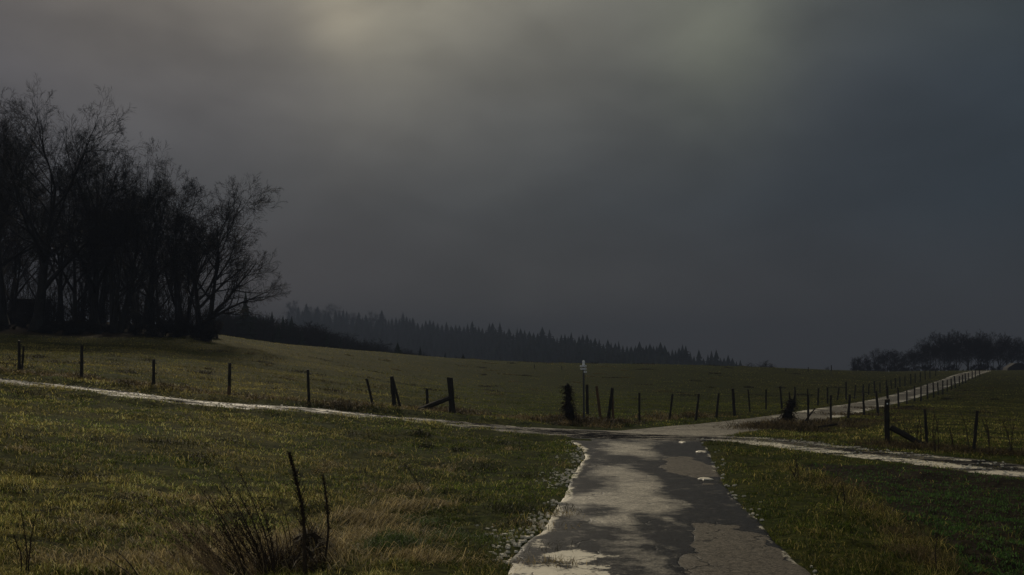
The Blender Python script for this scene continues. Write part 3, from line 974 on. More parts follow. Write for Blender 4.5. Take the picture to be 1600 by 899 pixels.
# ------------------------------------------------------------------ fence posts
ORD = ['nearest', 'second', 'third', 'fourth', 'fifth', 'sixth', 'seventh', 'eighth', 'ninth', 'tenth', 'eleventh', 'twelfth', 'thirteenth', 'fourteenth', 'fifteenth', 'sixteenth', 'seventeenth',
       'eighteenth', 'nineteenth', 'twentieth', 'twenty-first', 'twenty-second', 'twenty-third', 'twenty-fourth', 'twenty-fifth', 'twenty-sixth', 'twenty-seventh', 'twenty-eighth']


def post(bx, by, tx, ty, wpx, label, group, mat=None, sides=8, insul=0, point=False, name='fence_post', base=None):
    g = G(bx, by) if base is None else base
    dep = g.y
    top = P(tx, ty, dep + 0.02)
    o_loc = g
    v = top - g
    r = wpx * dep / F / 2 * (0.85 if sides == 6 else 0.95)
    mb = MB()
    n = 7
    pts, rr = [], []
    lean = v.normalized()
    for i in range(n + 1):
        f = i / n
        p = v * f + Vector((rng.uniform(-.1, .1), rng.uniform(-.1, .1), 0)) * r
        pts.append(p); rr.append(r * (1.06 - .12 * f) * rng.uniform(.94, 1.06))
    pts.insert(0, -lean * 0.18); rr.insert(0, r * 1.06)
    pts.append(v + lean * r * (1.2 if point else .25)); rr.append(r * (.35 if point else .78))
    mb.tube(pts, rr, sides, jag=.07, twist=rng.uniform(0, 1))
    o = mb.build(name, mat or M_post)
    o.location = o_loc
    tag(o, label, 'fence post', group)
    for k in range(insul):
        ib = MB()
        f = 0.88 - 0.33 * k
        c0 = v * f
        ib.tube([c0 + Vector((r * .8, 0, 0)), c0 + Vector((r + .035, -.01, 0))], [.008, .008], 5)
        ib.tube([c0 + Vector((r + .035, -.01, -.022)), c0 + Vector((r + .035, -.01, .022))], [.018, .018], 6)
        ib.build('insulator', M_insul, o)
    return o, g, top


GL = 'posts of the fence behind the track on the left'
left = [(30, 584, 30, 533, 4.6, 'tall straight dark post at the far left, the leftmost fence post', 3),
        (34, 583, 37, 542, 3.6, 'short thin post leaning right against the leftmost fence post', 0),
        (127, 598, 128, 541, 5.2, 'tall straight dark post standing alone, first right of the leftmost pair', 2),
        (240, 611, 240, 562, 5.0, 'dark straight post below the gap between tree trunks, left meadow fence', 2),
        (358, 623, 359, 568, 5.2, 'straight post with a brown lower end, below the outermost bare tree', 2),
        (483, 633, 481, 578, 4.6, 'slim black post standing alone midway between outermost tree and leaning posts', 1),
        (584, 639, 573, 592, 4.2, 'lone slim post leaning strongly left, left of the crossed pair', 0),
        (617, 643, 612, 589, 7.0, 'thick tapering post of the crossed pair left of the braced post', 0),
        (627, 642, 614, 593, 4.0, 'thin stake leaning its top on the thick tapering post', 0),
        (668, 641, 667, 608, 4.6, 'short upright stake crossed by the low wooden brace', 0)]
for (bx, by, tx, ty, wp, lb, ins) in left:
    o, g0, t0_ = post(bx, by, tx, ty, wp, lb, GL, insul=ins)
    if bx == 358:
        mb = MB(); v = t0_ - g0; r0 = wp * g0.y / F / 2
        mb.tube([v * .0, v * .2, v * .36], [r0 * 1.12, r0 * 1.10, r0 * 1.06], 9, jag=.04); mb.build('bare_wood', M_post_brown, o)
# brown lower end of the post at 358 as its own worn part is in the wood itself
o, g0, top0 = post(707, 648, 703, 591, 10.0, 'stout weathered corner post with diagonal brace left of the sign', GL, sides=9)
a = P(703, 622, g0.y - .02) - g0; b_ = P(655, 641, g0.y - .25) - g0
mb = MB(); mb.tube([a, a.lerp(b_, .5) + Vector((0, 0, .015)), b_], [.085, .095, .085], 7, jag=.1); mb.build('brace', M_post, o)

GM = 'posts of the meadow fence running right from the sign'
midp = [(918, 650, 917, 602, 5.0, 'dark upright post standing just right of the sign pole', M_post),
        (939, 659, 932, 604, 4.6, 'bent brown post with pale bare lower half, right of the sign', M_post_brown),
        (950, 660, 957, 607, 5.6, 'dark leaning post of the touching pair right of the sign', M_post),
        (958, 660, 957, 616, 3.8, 'brown upright post hidden behind the dark leaning one', M_post_brown),
        (999, 661, 999, 614, 3.6, 'slim upright post over the middle of the road junction', M_post),
        (1046, 658, 1051, 616, 3.6, 'slim post leaning right, first of the three leaning posts at the junction', M_post),
        (1087, 659, 1092, 616, 3.8, 'slim post leaning right, middle one of the three leaning posts', M_post),
        (1119, 655, 1123, 615, 3.6, 'slim post leaning right, last of the three leaning posts', M_post),
        (1148, 651, 1145, 608, 5.2, 'thicker post leaning slightly left beside the three leaning posts', M_post)]
for (bx, by, tx, ty, wp, lb, m) in midp:
    post(bx, by, tx, ty, wp, lb, GM, m)
row = [(1172, 647, 1169, 609, 3.4), (1197, 643, 1197, 609, 3.2), (1222, 640, 1219, 604, 3.6), (1242, 639, 1242, 605, 3.6), (1262, 636, 1262, 608, 2.8), (1278, 634, 1279, 607, 3.2), (1293, 632, 1293, 606, 3.2), (1308, 629, 1311, 606, 3),
       (1322, 626, 1322, 597, 3.2), (1335, 623, 1337, 602, 2.6), (1348, 620, 1349, 601, 3), (1357, 618, 1358, 600, 2.6), (1367, 616, 1366, 596, 2.8), (1375, 614, 1375, 598, 2.4), (1385, 612, 1385, 594, 2.8), (1393, 610, 1392, 594, 2.4),
       (1399, 608, 1399, 591, 2.4), (1406, 606, 1406, 589, 2.4), (1414, 604, 1414, 588, 2.2), (1423, 601, 1423, 585, 2.2), (1430, 599, 1430, 584, 2.2), (1438, 597, 1438, 582, 2.2), (1446, 594, 1445, 580, 2), (1453, 591, 1453, 579, 2), (1462, 588, 1462, 577, 1.8)]
GR1 = 'posts along the left side of the far road'
for i, (bx, by, tx, ty, wp) in enumerate(row):
    post(bx, by, tx, ty, wp, ORD[i] + ' post from the junction in the fence along the left side of the far road', GR1, sides=6)
GR2 = 'posts along the right side of the far road'
rowr = [(1263, 663, 1263, 617, 4.2), (1298, 662, 1298, 618, 4.2), (1325, 657, 1328, 617, 4.8), (1350, 651, 1349, 614, 4.2), (1372, 649, 1369, 612, 4.6), (1388, 643, 1386, 603, 4), (1404, 637, 1403, 606, 3.6), (1417, 633, 1417, 611, 2.8), (1429, 629, 1429, 604, 3),
        (1439, 627, 1439, 603, 3), (1449, 624, 1449, 600, 3.2), (1459, 622, 1458, 598, 2.8), (1466, 618, 1465, 598, 2.6), (1473, 616, 1473, 595, 2.8), (1480, 613, 1480, 594, 2.4), (1487, 610, 1486, 592, 2.6), (1493, 607, 1491, 588, 2.6), (1499, 604, 1499, 588, 2.2),
        (1504, 601, 1504, 586, 2.2), (1509, 599, 1508, 584, 2.2), (1514, 596, 1513, 583, 2), (1519, 593, 1519, 580, 2), (1524, 591, 1524, 578, 1.8), (1531, 589, 1530, 577, 1.8)]
tops = []
for i, (bx, by, tx, ty, wp) in enumerate(rowr):
    o, gg, tt = post(bx, by, tx, ty, wp, ORD[i] + ' post from the junction in the fence along the right side of the far road', GR2, sides=6)
    tops.append((gg, tt))
# big braced post and its neighbours on the right
GB = 'posts of the fence behind the track on the right'
o, g0, top0 = post(1386, 697, 1386, 625, 9.0, 'stout braced corner post on the right with a small pale mark near its top', GB, sides=9)
a = P(1391, 668, g0.y - .03) - g0; b_ = P(1449, 699, g0.y - .25) - g0
mb = MB(); mb.tube([a, a.lerp(b_, .33) + Vector((0, 0, .015)), a.lerp(b_, .66), b_], [.075, .085, .08, .075], 7, jag=.1); mb.build('brace', M_post, o)
mb = MB(); mb.tube([P(1392.5, 672, g0.y) - g0, P(1392.5, 697, g0.y) - g0], [.012, .012], 5); mb.build('rod', M_post, o)
mb = MB(); mb.tube([P(1386.5, 631, g0.y - .13) - g0, P(1386.5, 631, g0.y - .08) - g0], [.02, .02], 6); mb.build('insulator', M_white, o)
pr = [(top0, g0)]
_, g1, t1 = post(1449, 700, 1445, 640, 5.0, 'slim post at the lower end of the brace on the right', GB)
_, g2, t2 = post(1521, 708, 1527, 643, 5.6, 'post leaning right, rightmost in the picture', GB)
# posts on the skyline and at the edge of the wood
post(377 - 38, 531, 337, 509, 4.4, 'dark square post beside the outermost tree trunk', 'posts on the meadow skyline')
for (bx, by, ty, wp, lb) in ((426, 536, 522, 1.8, 'tiny dark post on the skyline before the misty wood'), (835, 576, 570, 1.4, 'tiny post on the skyline left of the sign'), (878, 578, 572, 1.4, 'tiny post on the skyline just left of the sign'),
                             (1228, 581, 575, 1.6, 'tiny skyline post right of the round bush'), (1263, 581, 574, 1.8, 'tiny middle skyline post between the bush and the far right wood'), (1299, 581, 571, 2.0, 'tallest tiny skyline post nearest the far right wood')):
    g0 = G(bx, by)
    post(bx, by, bx, ty, wp, lb, 'posts on the meadow skyline', sides=6, base=g0)
# fallen rail and leaning stick beside the right-hand stump
mb = MB(); a = G(1252, 668) + Vector((0, 0, .02)); b_ = P(1274, 638, a.y + .1)
mb.tube([Vector((0, 0, 0)), (b_ - a) * .5 + Vector((0, 0, .02)), b_ - a], [.035, .03, .02], 6, jag=.1)
o = mb.build('broken_stake', M_post); o.location = a; tag(o, 'broken stake leaning to the right next to the right-hand stump', 'stake')
mb = MB(); a = P(1279, 675, 36.5); a.z = h1(a.x, a.y) + .12; b_ = P(1308, 663, a.y + .3)
mb.tube([Vector((0, 0, 0)), (b_ - a)], [.04, .035], 6, jag=.1)
o = mb.build('fallen_rail', M_post); o.location = a; tag(o, 'dark fallen fence rail lying tilted in the dry grass right of the stump', 'rail')


def wire(pairs, fr_, name, label, rad_=.0035):
    mb = MB()
    for f in fr_:
        for (gA, tA), (gB, tB) in zip(pairs[:-1], pairs[1:]):
            A_ = gA.lerp(tA, f); B_ = gB.lerp(tB, f)
            pts = [A_.lerp(B_, k / 4) - Vector((0, 0, .03 * math.sin(math.pi * k / 4))) for k in range(5)]
            mb.tube(pts, [rad_] * 5, 3, cap=False)
    o = mb.build(name, M_wire)
    tag(o, label, 'fence wire')


wire([(g1, t1), (g2, t2), (P(1640, 716, 24.5), P(1640, 655, 24.5))], (.45, .92), 'fence_wire', 'thin wires strung between the posts behind the right track')
wire(tops, (.5, .92), 'fence_wire', 'thin wires of the fence along the right side of the far road')

# ------------------------------------------------------------------ stumps wrapped in dead creeper


def stump(bx, by, tx, ty, wtop, wbase, label, horns=()):
    g = G(bx, by); dep = g.y; k = dep / F
    v = P(tx, ty, dep) - g
    e = empty('ivy_stump', g); tag(e, label, 'stump')
    mb = MB(); n = 9; pts = []; rr = []
    for i in range(n + 1):
        f = i / n
        pts.append(v * f + Vector((rng.uniform(-.03, .03), rng.uniform(-.03, .03), 0)))
        rr.append(k * .5 * (wbase * .55 * (1 - f) ** 1.8 + wtop) * rng.uniform(.85, 1.15))
    pts.insert(0, Vector((0, 0, -.15))); rr.insert(0, rr[0])
    pts.append(v * 1.03); rr.append(rr[-1] * .6)
    mb.tube(pts, rr, 10, jag=.2)
    mb.build('trunk', M_bark, e)
    mb = MB()
    for j in range(420):
        f = rng.random() ** 1.4
        rad_ = k * .5 * (wbase * 1.0 * (1 - f) ** 1.8 + wtop * 1.15) * rng.uniform(.5, 1.1)
        th = rng.uniform(0, 6.28)
        p = v * f + Vector((math.cos(th) * rad_, math.sin(th) * rad_ * .7, 0))
        dr = Vector((math.cos(th + rng.uniform(-1.2, 1.2)) * .8, math.sin(th) * .6, rng.uniform(-.9, .5)))
        L_ = rng.uniform(.08, .26)
        q1 = p + dr.normalized() * L_ * .5 + Vector((0, 0, rng.uniform(-.04, .04))); q2 = p + dr.normalized() * L_ + Vector((0, 0, -.04))
        mb.tube([p, q1, q2], [.007, .006, .004], 3, cap=False)
        if j % 2 == 0: mb.leaf(q1, (rng.uniform(-1, 1), rng.uniform(-1, 1), rng.uniform(-1, .4)), (rng.uniform(-1, 1), .3, rng.uniform(-1, 1)), .07, .05)
    mb.build('creeper', M_deadleaf, e)
    for (x0, y0, x1, y1, wp) in horns:
        mb = MB(); a = P(x0, y0, dep) - g; b = P(x1, y1, dep) - g
        mb.tube([a, a.lerp(b, .5) + Vector((.01, 0, 0)), b], [wp * k / 2, wp * k / 2 * .9, wp * k / 2 * .5], 7, jag=.15)
        mb.build('snag', M_bark, e)
    return e


stump(890, 662, 887, 602, 8, 17, 'squat dark stump wrapped in dead creeper, left of the sign pole')
stump(1226, 664, 1238, 626, 10.5, 20, 'forked dark stump with two snags, left of the far road entrance', [(1234, 632, 1233, 613, 3.4), (1239, 630, 1243, 611, 3.2), (1233, 632, 1228, 640, 4)])

# ------------------------------------------------------------------ signpost
g0 = G(912.5, 662); dep = g0.y; k = dep / F
e = empty('signpost', g0)
tag(e, 'grey hiking signpost carrying small white direction plates at the junction', 'signpost')
S = lambda px, py: P(px, py, dep) - g0
mb = MB(); mb.tube([Vector((0, 0, -.2)), S(912.3, 640), S(911.8, 566)], [.033, .033, .031], 12); mb.build('pole', M_metal, e)
mb = MB(); mb.tube([S(911.8, 571.5), S(911.8, 564.5)], [.046, .046], 12); mb.tube([S(911.8, 564.5), S(911.8, 563)], [.046, .015], 12); mb.build('pole_cap', M_white, e)


def plate(x0, x1, y0, y1, arrow=0, marks=()):
    y0 += .4; y1 -= .4
    c0 = S((x0 + x1) / 2, (y0 + y1) / 2); wv_ = (x1 - x0) * k; hv = (y1 - y0) * k
    mb = MB()
    if arrow:
        o_ = [(-wv_ / 2, 0), (-wv_ / 2 + hv * .6, hv / 2), (wv_ / 2, hv / 2), (wv_ / 2, -hv / 2), (-wv_ / 2 + hv * .6, -hv / 2)]
    else:
        o_ = [(-wv_ / 2, -hv / 2), (-wv_ / 2, hv / 2), (wv_ / 2, hv / 2), (wv_ / 2, -hv / 2)]
    mb.prism(o_, -.006, .006, c0 + Vector((0, -.045, 0)))
    pl = mb.build('sign_plate', M_white, e)
    if marks:
        mb = MB()
        for (mx, mz, mw, mh) in marks:
            mb.box(c0 + Vector((mx * wv_, -.045 - .008, mz * hv)), (mw * wv_, .003, mh * hv))
        mb.build('lettering', M_black, pl)
    return pl


ln = [(-.05, .2, .5, .14), (.05, -.18, .4, .12), (.38, 0, .08, .5)]
plate(905.6, 911.4, 570.5, 573.9, 1, ln)
plate(906.3, 911.4, 575.0, 578.2, 1, ln)
plate(911.6, 916.0, 570.2, 574.0, 0, [(-.2, .15, .2, .5), (.2, -.1, .25, .4)])
plate(911.7, 916.2, 574.8, 578.3, 0, [(-.2, 0, .1, .6), (.15, .12, .4, .14), (.15, -.2, .4, .14)])
plate(911.9, 916.6, 579.3, 583.0, 0, [(-.28, 0, .09, .6), (.02, 0, .08, .6), (.22, .0, .08, .6), (.12, .25, .2, .12), (.12, -.25, .2, .12)])

# ------------------------------------------------------------------ bare trees


def grow(seed, height, spread=0.55, lean=(0, 0), trunk_r=0.3, stems=1, fork=0.28, twig=0.010, dense=1.0, levels=5, bias=None):
    """returns (trunk MB, crown MB); the tree stands at the origin"""
    r_ = random.Random(seed)
    T, Cn = MB(), MB()

    def rv(s):
        return Vector((r_.gauss(0, s), r_.gauss(0, s), r_.gauss(0, s)))

    def branch(p, dr, L_, ra, lev, mb, up):
        nseg = (7, 6, 5, 4, 3, 2)[lev]
        pts = [p.copy()]; rr = [ra]; dd = dr.normalized()
        for i in range(nseg):
            dd = (dd + rv((.05, .12, .12, .10, .08, .05)[lev]) + Vector((0, 0, up * (.6 + .4 * i / nseg)))).normalized()
            p = p + dd * (L_ / nseg)
            pts.append(p.copy()); rr.append(max(twig * .6, ra * (1 - .80 * (i + 1) / nseg)))
        mb.tube(pts, rr, (9, 7, 5, 4, 3, 3)[lev], cap=False)
        if lev >= levels: return
        cnt = int((0, 9, 8, 6, 5, 4)[lev + 1] * dense + r_.random())
        for c_ in range(cnt):
            f = (c_ + r_.uniform(.2, 1)) / cnt
            f = .22 + .76 * f
            i = min(nseg - 1, int(f * nseg)); ff = f * nseg - i
            q = pts[i].lerp(pts[i + 1], ff)
            td = (pts[i + 1] - pts[i]).normalized()
            perp = td.cross(rv(1)).normalized()
            an = r_.uniform(.45, .95)
            nd = td * math.cos(an) + perp * math.sin(an)
            if nd.z < -.15 and lev < 3: nd.z *= -.4
            cl_ = L_ * r_.uniform(.42, .66) * (1.15 - .5 * f)
            branch(q, nd, cl_, max(twig * .8, rr[i] * r_.uniform(.50, .68)), lev + 1, Cn, (0, .03, .05, .03, .01, .0)[lev + 1])

    for s in range(stems):
        az = 6.28 * s / max(1, stems) + r_.uniform(-.4, .4)
        out_ = .0 if stems == 1 else r_.uniform(.08, .26)
        d0 = Vector((math.cos(az) * out_ + lean[0], math.sin(az) * out_ + lean[1], 1)).normalized()
        base = Vector((math.cos(az) * trunk_r * (stems > 1), math.sin(az) * trunk_r * (stems > 1), -.3))
        hs = height * (1 if s == 0 else r_.uniform(.75, .98))
        # trunk: straight to the fork, then limbs carry on
        n = 8; pts = [base]; rr = [trunk_r * 1.7]
        p = base.copy(); dd = d0.copy()
        tl = hs * .66
        for i in range(n):
            dd = (dd + rv(.035) + Vector((0, 0, .02))).normalized()
            p = p + dd * (tl / n); pts.append(p.copy()); rr.append(trunk_r * (1.08 - .92 * ((i + 1) / n) ** .8))
        T.tube(pts, rr, 10, jag=.06)
        nl = int(11 * dense / (1 + .25 * (stems - 1)))
        for c_ in range(nl):
            f = fork + (1 - fork) * ((c_ + r_.uniform(0, .8)) / nl) ** .8
            i = min(n - 1, int(f * n)); q = pts[i].lerp(pts[i + 1], f * n - i)
            az2 = c_ * 2.4 + r_.uniform(-.5, .5)
            if bias is not None and r_.random() < .35: az2 = bias + r_.uniform(-.6, .6)
            an = spread * r_.uniform(.75, 1.3) * (1.25 - .75 * f)
            nd = Vector((math.cos(az2) * math.sin(an), math.sin(az2) * math.sin(an), math.cos(an)))
            L_ = hs * r_.uniform(.38, .52) * (1.05 - .22 * f)
            if bias is not None and math.cos(az2 - bias) > .6: L_ *= 1.25
            branch(q, nd, L_, max(.03, rr[i] * r_.uniform(.45, .7)), 1, Cn, .05)
    return T, Cn


def make_tree(name, T, Cn, tm=M_bark, cm=M_twig):
    e = empty(name, (0, 0, 0))
    T.build('trunk', tm, e); Cn.build('crown', cm, e)
    return e


def true_h(e):
    return max(v.co.z for ch in e.children for v in ch.data.vertices)


protos = {
    'a': make_tree('bare_tree', *grow(1, 18, .85, (.03, 0), .52, 1, .24, dense=1.0)),
    'b': make_tree('bare_tree', *grow(22, 15, .74, (0, 0), .40, 1, .25, dense=1.0)),
    'c': make_tree('bare_tree', *grow(5, 14, .66, (.05, 0), .30, 3, .28, dense=.92)),
    'd': make_tree('bare_tree', *grow(9, 13, .86, (-.03, 0), .32, 3, .12, bias=0.0)),
    'e': make_tree('bare_tree', *grow(14, 14, .55, (-.05, 0), .24, 1, .22, dense=.85)),
    'f': make_tree('bare_tree', *grow(17, 8, .5, (.06, 0), .09, 2, .10, dense=.7, levels=4)),
}
ph = {k: true_h(e) for k, e in protos.items()}
used = set()


def place_tree(kind, px, depth, top_y, label, group=None, rz=0, sx=1.0, cat='tree'):
    r_ = pix_dir(px, 449.5)
    x_ = r_.x / r_.y * depth
    zg = h1(x_, depth)
    ht = P(px, top_y, depth).z - zg
    if kind in used:
        e = copy_tree(protos[kind])
    else:
        e = protos[kind]; used.add(kind)
    s = ht / ph[kind]
    e.location = (x_, depth, zg); e.rotation_euler = (0, 0, rz)
    e.scale = (s * sx, s * sx, s)
    tag(e, label, cat, group)
    return e


WG = 'bare trees at the edge of the wood on the left'
place_tree('a', 60, 83, 118, 'tallest bare tree, thick trunk with pale base, left of the dark hut edge', WG, 0.3, .92)
place_tree('b', 4, 86, 136, 'bare tree cut by the left edge of the photo', WG, 2.1, 1.1)
place_tree('b', 148, 86, 172, 'tall bare tree just right of the tallest one', WG, 4.0, .95)
place_tree('c', 182, 84, 208, 'bare tree with a thick black trunk in the middle of the wood edge', WG, .4, .8)
place_tree('e', 118, 85, 240, 'slender bare tree left of the thick black trunk', WG, 1.2, 1)
place_tree('b', 238, 86, 240, 'bare tree with steep upright crown, third large one from the right end', WG, 1.0, .95)
place_tree('c', 285, 86, 242, 'several-stemmed bare tree, second large one from the right end', WG, 2.5, .85)
place_tree('d', 318, 84, 260, 'outermost bare tree with limbs fanning far out to the right', WG, 0.15, .92)
place_tree('e', 20, 90, 300, 'thin bare tree just left of the hut', WG, 3.2, 1)
rr_ = random.Random(3)
envx = [-150, -60, 0, 100, 150, 200, 250, 300, 330]
envy = [150, 150, 165, 175, 205, 235, 262, 275, 300]
for i in range(13):
    px = -110 + i * 33 + rr_.uniform(-8, 8)
    if px > 318: continue
    dep = rr_.uniform(91, 120)
    ty = float(np.interp(px, envx, envy)) + rr_.uniform(10, 110)
    place_tree(rr_.choice('bcee'), px, dep, ty, 'dark bare tree packed inside the wood behind its front row', 'bare trees packed inside the wood on the left', rr_.uniform(0, 6.28), rr_.uniform(.75, 1.05))
for i in range(27):
    px = -100 + i * 15.5 + rr_.uniform(-6, 6)
    place_tree('f', px, rr_.uniform(87, 125), rr_.uniform(350, 440), 'thin young bare tree filling the gaps low between the big trunks', 'young bare trees inside the wood on the left', rr_.uniform(0, 6.28), rr_.uniform(.8, 1.2))
# undergrowth
protos['s'] = make_tree('bare_shrub', *grow(31, 3.2, .75, (0, 0), .035, 5, .12, twig=.009, dense=.7, levels=4))
ph['s'] = true_h(protos['s'])
protos['m'] = make_tree('bramble', *grow(33, 1.6, 1.0, (0, 0), .02, 8, .05, twig=.011, dense=.8, levels=4))
ph['m'] = true_h(protos['m'])
for i in range(44):
    px = -60 + i * 9.2 + rr_.uniform(-5, 5)
    place_tree('m', px, rr_.uniform(80, 90), 505 - rr_.uniform(-6, 10), 'low dark bramble tangle along the foot of the wood', 'brambles along the foot of the wood', rr_.uniform(0, 6.28), rr_.uniform(1.2, 1.9), cat='bramble')
for i in range(36):
    px = -60 + i * 11 + rr_.uniform(-8, 8)
    place_tree('s', px, rr_.uniform(84, 100), 490 - rr_.uniform(0, 40), 'dark leafless shrub in the undergrowth below the wood', 'shrubs in the undergrowth of the wood', rr_.uniform(0, 6.28), rr_.uniform(1, 1.6), cat='shrub')

# hut in the wood
g0 = Vector((P(47, 500, 96).x, 96, 0)); g0.z = h1(g0.x, g0.y)
k = 96 / F
e = empty('wooden_hut', g0); tag(e, 'dark wooden hut with flat roof half hidden among the trunks', 'hut')
zt = P(47, 470, 96).z - g0.z
hw = 21 * k
mb = MB(); mb.box((0, 0, zt / 2), (hw * 2, 2.4, zt)); mb.build('wall', M_plank, e)
mb = MB(); mb.box((0, -.05, zt + .07), (hw * 2 + .4, 2.9, .12), Matrix.Rotation(R(2.5), 3, 'X')); mb.build('roof', M_roof, e)
mb = MB(); mb.box((hw * .35, -1.21, zt * .40), (.8, .06, zt * .76)); dd_ = mb.build('door', M_plank, e)
mb = MB(); mb.box((hw * .35 - .3, -1.26, zt * .42), (.04, .05, .14)); mb.build('handle', M_metal, dd_)

# ------------------------------------------------------------------ conifers and the misty woods


def conifer(seed, h, rbase, lay, per, jag=.35):
    r_ = random.Random(seed); mb = MB(); T = MB()
    T.tube([(0, 0, -.5), (0, 0, h * .5), (0, 0, h * .98)], [h * .014, h * .009, h * .002], 6)
    for i in range(lay):
        f = i / (lay - 1)
        z0 = h * (.10 + .88 * f)
        rb = rbase * (1 - f) ** .58 * r_.uniform(.75, 1.2) + .16
        a0 = r_.uniform(0, 6.28)
        for j in range(per):
            th = a0 + 6.28 * j / per + r_.uniform(-.2, .2)
            L_ = rb * r_.uniform(1 - jag, 1 + jag * .4)
            dr = Vector((math.cos(th), math.sin(th), 0)); sd_ = Vector((-dr.y, dr.x, 0))
            w_ = L_ * .26 + .08; dz = -L_ * .30
            b = len(mb.v)
            zz_ = Vector((0, 0, z0))
            pts = [zz_, zz_ + dr * L_ * .45 + sd_ * w_ + Vector((0, 0, dz * .45 - .15)), zz_ + dr * L_ * .8 + sd_ * w_ * .5 + Vector((0, 0, dz * .75 - .05)), zz_ + dr * L_ + Vector((0, 0, dz * .7)),
                   zz_ + dr * L_ * .8 - sd_ * w_ * .5 + Vector((0, 0, dz * .75 - .05)), zz_ + dr * L_ * .45 - sd_ * w_ + Vector((0, 0, dz * .45 - .15)), zz_ + dr * L_ * .5 + Vector((0, 0, dz * .3 + .1)),
                   zz_ + dr * L_ * .55 + Vector((0, 0, dz * .5 - .45 * rb * .4))]
            for q_ in pts: mb.v.append(tuple(q_))
            for f_ in ((0, 1, 6), (1, 2, 6), (2, 3, 6), (3, 4, 6), (4, 5, 6), (5, 0, 6), (0, 7, 3), (0, 6, 7), (7, 6, 3)):
                mb.f.append(tuple(b + q_ for q_ in f_))
    for ring in range(9):        # dense inner foliage
        f = ring / 9; z0 = h * (.08 + .9 * f); ra = rbase * .70 * (1 - f) ** .75 + .08
        b = len(mb.v)
        for j in range(9):
            th = 6.28 * j / 9; rr2 = ra * r_.uniform(.75, 1.2)
            mb.v.append((math.cos(th) * rr2, math.sin(th) * rr2, z0 + r_.uniform(-.3, .3)))
        mb.v.append((0, 0, z0 + h * .17 * r_.uniform(.8, 1.1)))
        for j in range(9): mb.f.append((b + j, b + (j + 1) % 9, b + 9))
    e = empty('spruce_tree', (0, 0, 0))
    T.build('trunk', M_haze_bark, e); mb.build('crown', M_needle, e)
    return e


protos['p'] = conifer(1, 20, 4.6, 22, 10); ph['p'] = true_h(protos['p'])
protos['q'] = conifer(2, 18, 4.0, 18, 9, .55); ph['q'] = true_h(protos['q'])
protos['r'] = conifer(3, 16, 4.8, 15, 9, .55); ph['r'] = true_h(protos['r'])
# broad-leaved bare trees for far woods (lighter mesh)
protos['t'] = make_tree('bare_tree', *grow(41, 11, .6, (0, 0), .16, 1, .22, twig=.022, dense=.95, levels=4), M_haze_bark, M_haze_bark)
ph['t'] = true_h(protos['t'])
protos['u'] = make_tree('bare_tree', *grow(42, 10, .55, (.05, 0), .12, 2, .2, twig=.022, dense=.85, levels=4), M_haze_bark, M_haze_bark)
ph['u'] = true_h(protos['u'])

# near misty strip behind the meadow (young mixed wood)
sx_ = [345, 385, 430, 480, 520, 560, 600, 650, 700, 730]
sy_ = [478, 480, 486, 498, 512, 524, 536, 545, 556, 564]
i = 0
for rank, (dd0, dy) in enumerate(((185, 10), (205, 3), (228, -2))):
    px = 338 + rank * 3
    while px < 735:
        ty = float(np.interp(px, sx_, sy_)) + dy + rr_.uniform(-4, 12)
        kd = rr_.choice('ttuq' if px > 400 else 'ttuu')
        place_tree(kd, px, dd0 + rr_.uniform(-8, 8) + (px - 338) * .06, ty, 'grey bare tree in the misty strip of young wood beyond the meadow' if kd in 'tu' else 'dark young spruce in the misty strip of wood beyond the meadow',
                   'bare trees in the misty strip of wood' if kd in 'tu' else 'spruces in the misty strip of wood', rr_.uniform(0, 6.28), rr_.uniform(1.0, 1.5) if kd in 'tu' else rr_.uniform(.9, 1.3))
        px += rr_.uniform(8, 13)
place_tree('r', 384, 180, 455, 'dark spruce rising above the wood beside the outermost bare tree', None, .4, .8)
place_tree('r', 622, 200, 535, 'small dark pine standing out of the misty strip', None, 1.4, 1.4)
place_tree('q', 657, 205, 541, 'small pointed spruce right of the small dark pine', None, 2.4, 1.2)
place_tree('r', 724, 205, 553, 'dark little spruce alone on the skyline left of the sign', None, 2.0, 1.5)
place_tree('q', 748, 210, 562, 'smallest spruce just right of the lone little one', None, 0.5, 1.6)

# far ridge: spruces; distance grows to the left, where the mist swallows it
RX = [430, 470, 560, 650, 740, 800, 860, 950, 1000, 1050, 1100, 1155]
RY = [474, 476, 487, 497, 508, 512, 517, 528, 537, 549, 559, 569]
RD = [1080, 1040, 900, 800, 700, 620, 560, 500, 480, 460, 450, 440]
cnt = 0
px = 455.0
stuff = []
FGL = 'spruces along the top of the misty ridge'
while px < 1160:
    dep = float(np.interp(px, RX, RD)) + rr_.uniform(-12, 12)
    ty = float(np.interp(px, RX, RY)) + rr_.choice((-7, -3, 0, 1, 3, 5, 8)) + rr_.uniform(-2, 2) - 8 * max(0, min(1, (px - 980) / 80))
    lb = ('pale spruce almost lost in mist on the far left of the ridge' if px < 640 else 'misty grey spruce along the middle of the ridge' if px < 850 else 'dark pointed spruce on the lower right part of the ridge')
    kd = rr_.choice('rtrq' if px < 640 else 'rpqr')
    if kd in 'tu': lb = 'hazy bare tree on the left part of the far ridge'
    place_tree(kd, px, dep, ty, lb, FGL if kd in 'pqr' else 'bare trees on the far ridge', rr_.uniform(0, 6.28), rr_.uniform(1.1, 1.45) if kd in 'pqr' else rr_.uniform(1, 1.6))
    px += rr_.uniform(4.8, 7.5)
for rank in range(1, 5):
    px = 450.0 + rank * 2
    while px < 1150:
        dep = float(np.interp(px, RX, RD)) * (1 - .055 * rank) + rr_.uniform(-8, 8)
        ty = float(np.interp(px, RX, RY)) + (rank * 11 + rr_.uniform(-5, 9)) * (1.0 if px < 900 else .75)
        if ty < 584:
            stuff.append((px, dep, ty))
        px += rr_.uniform(6, 10)
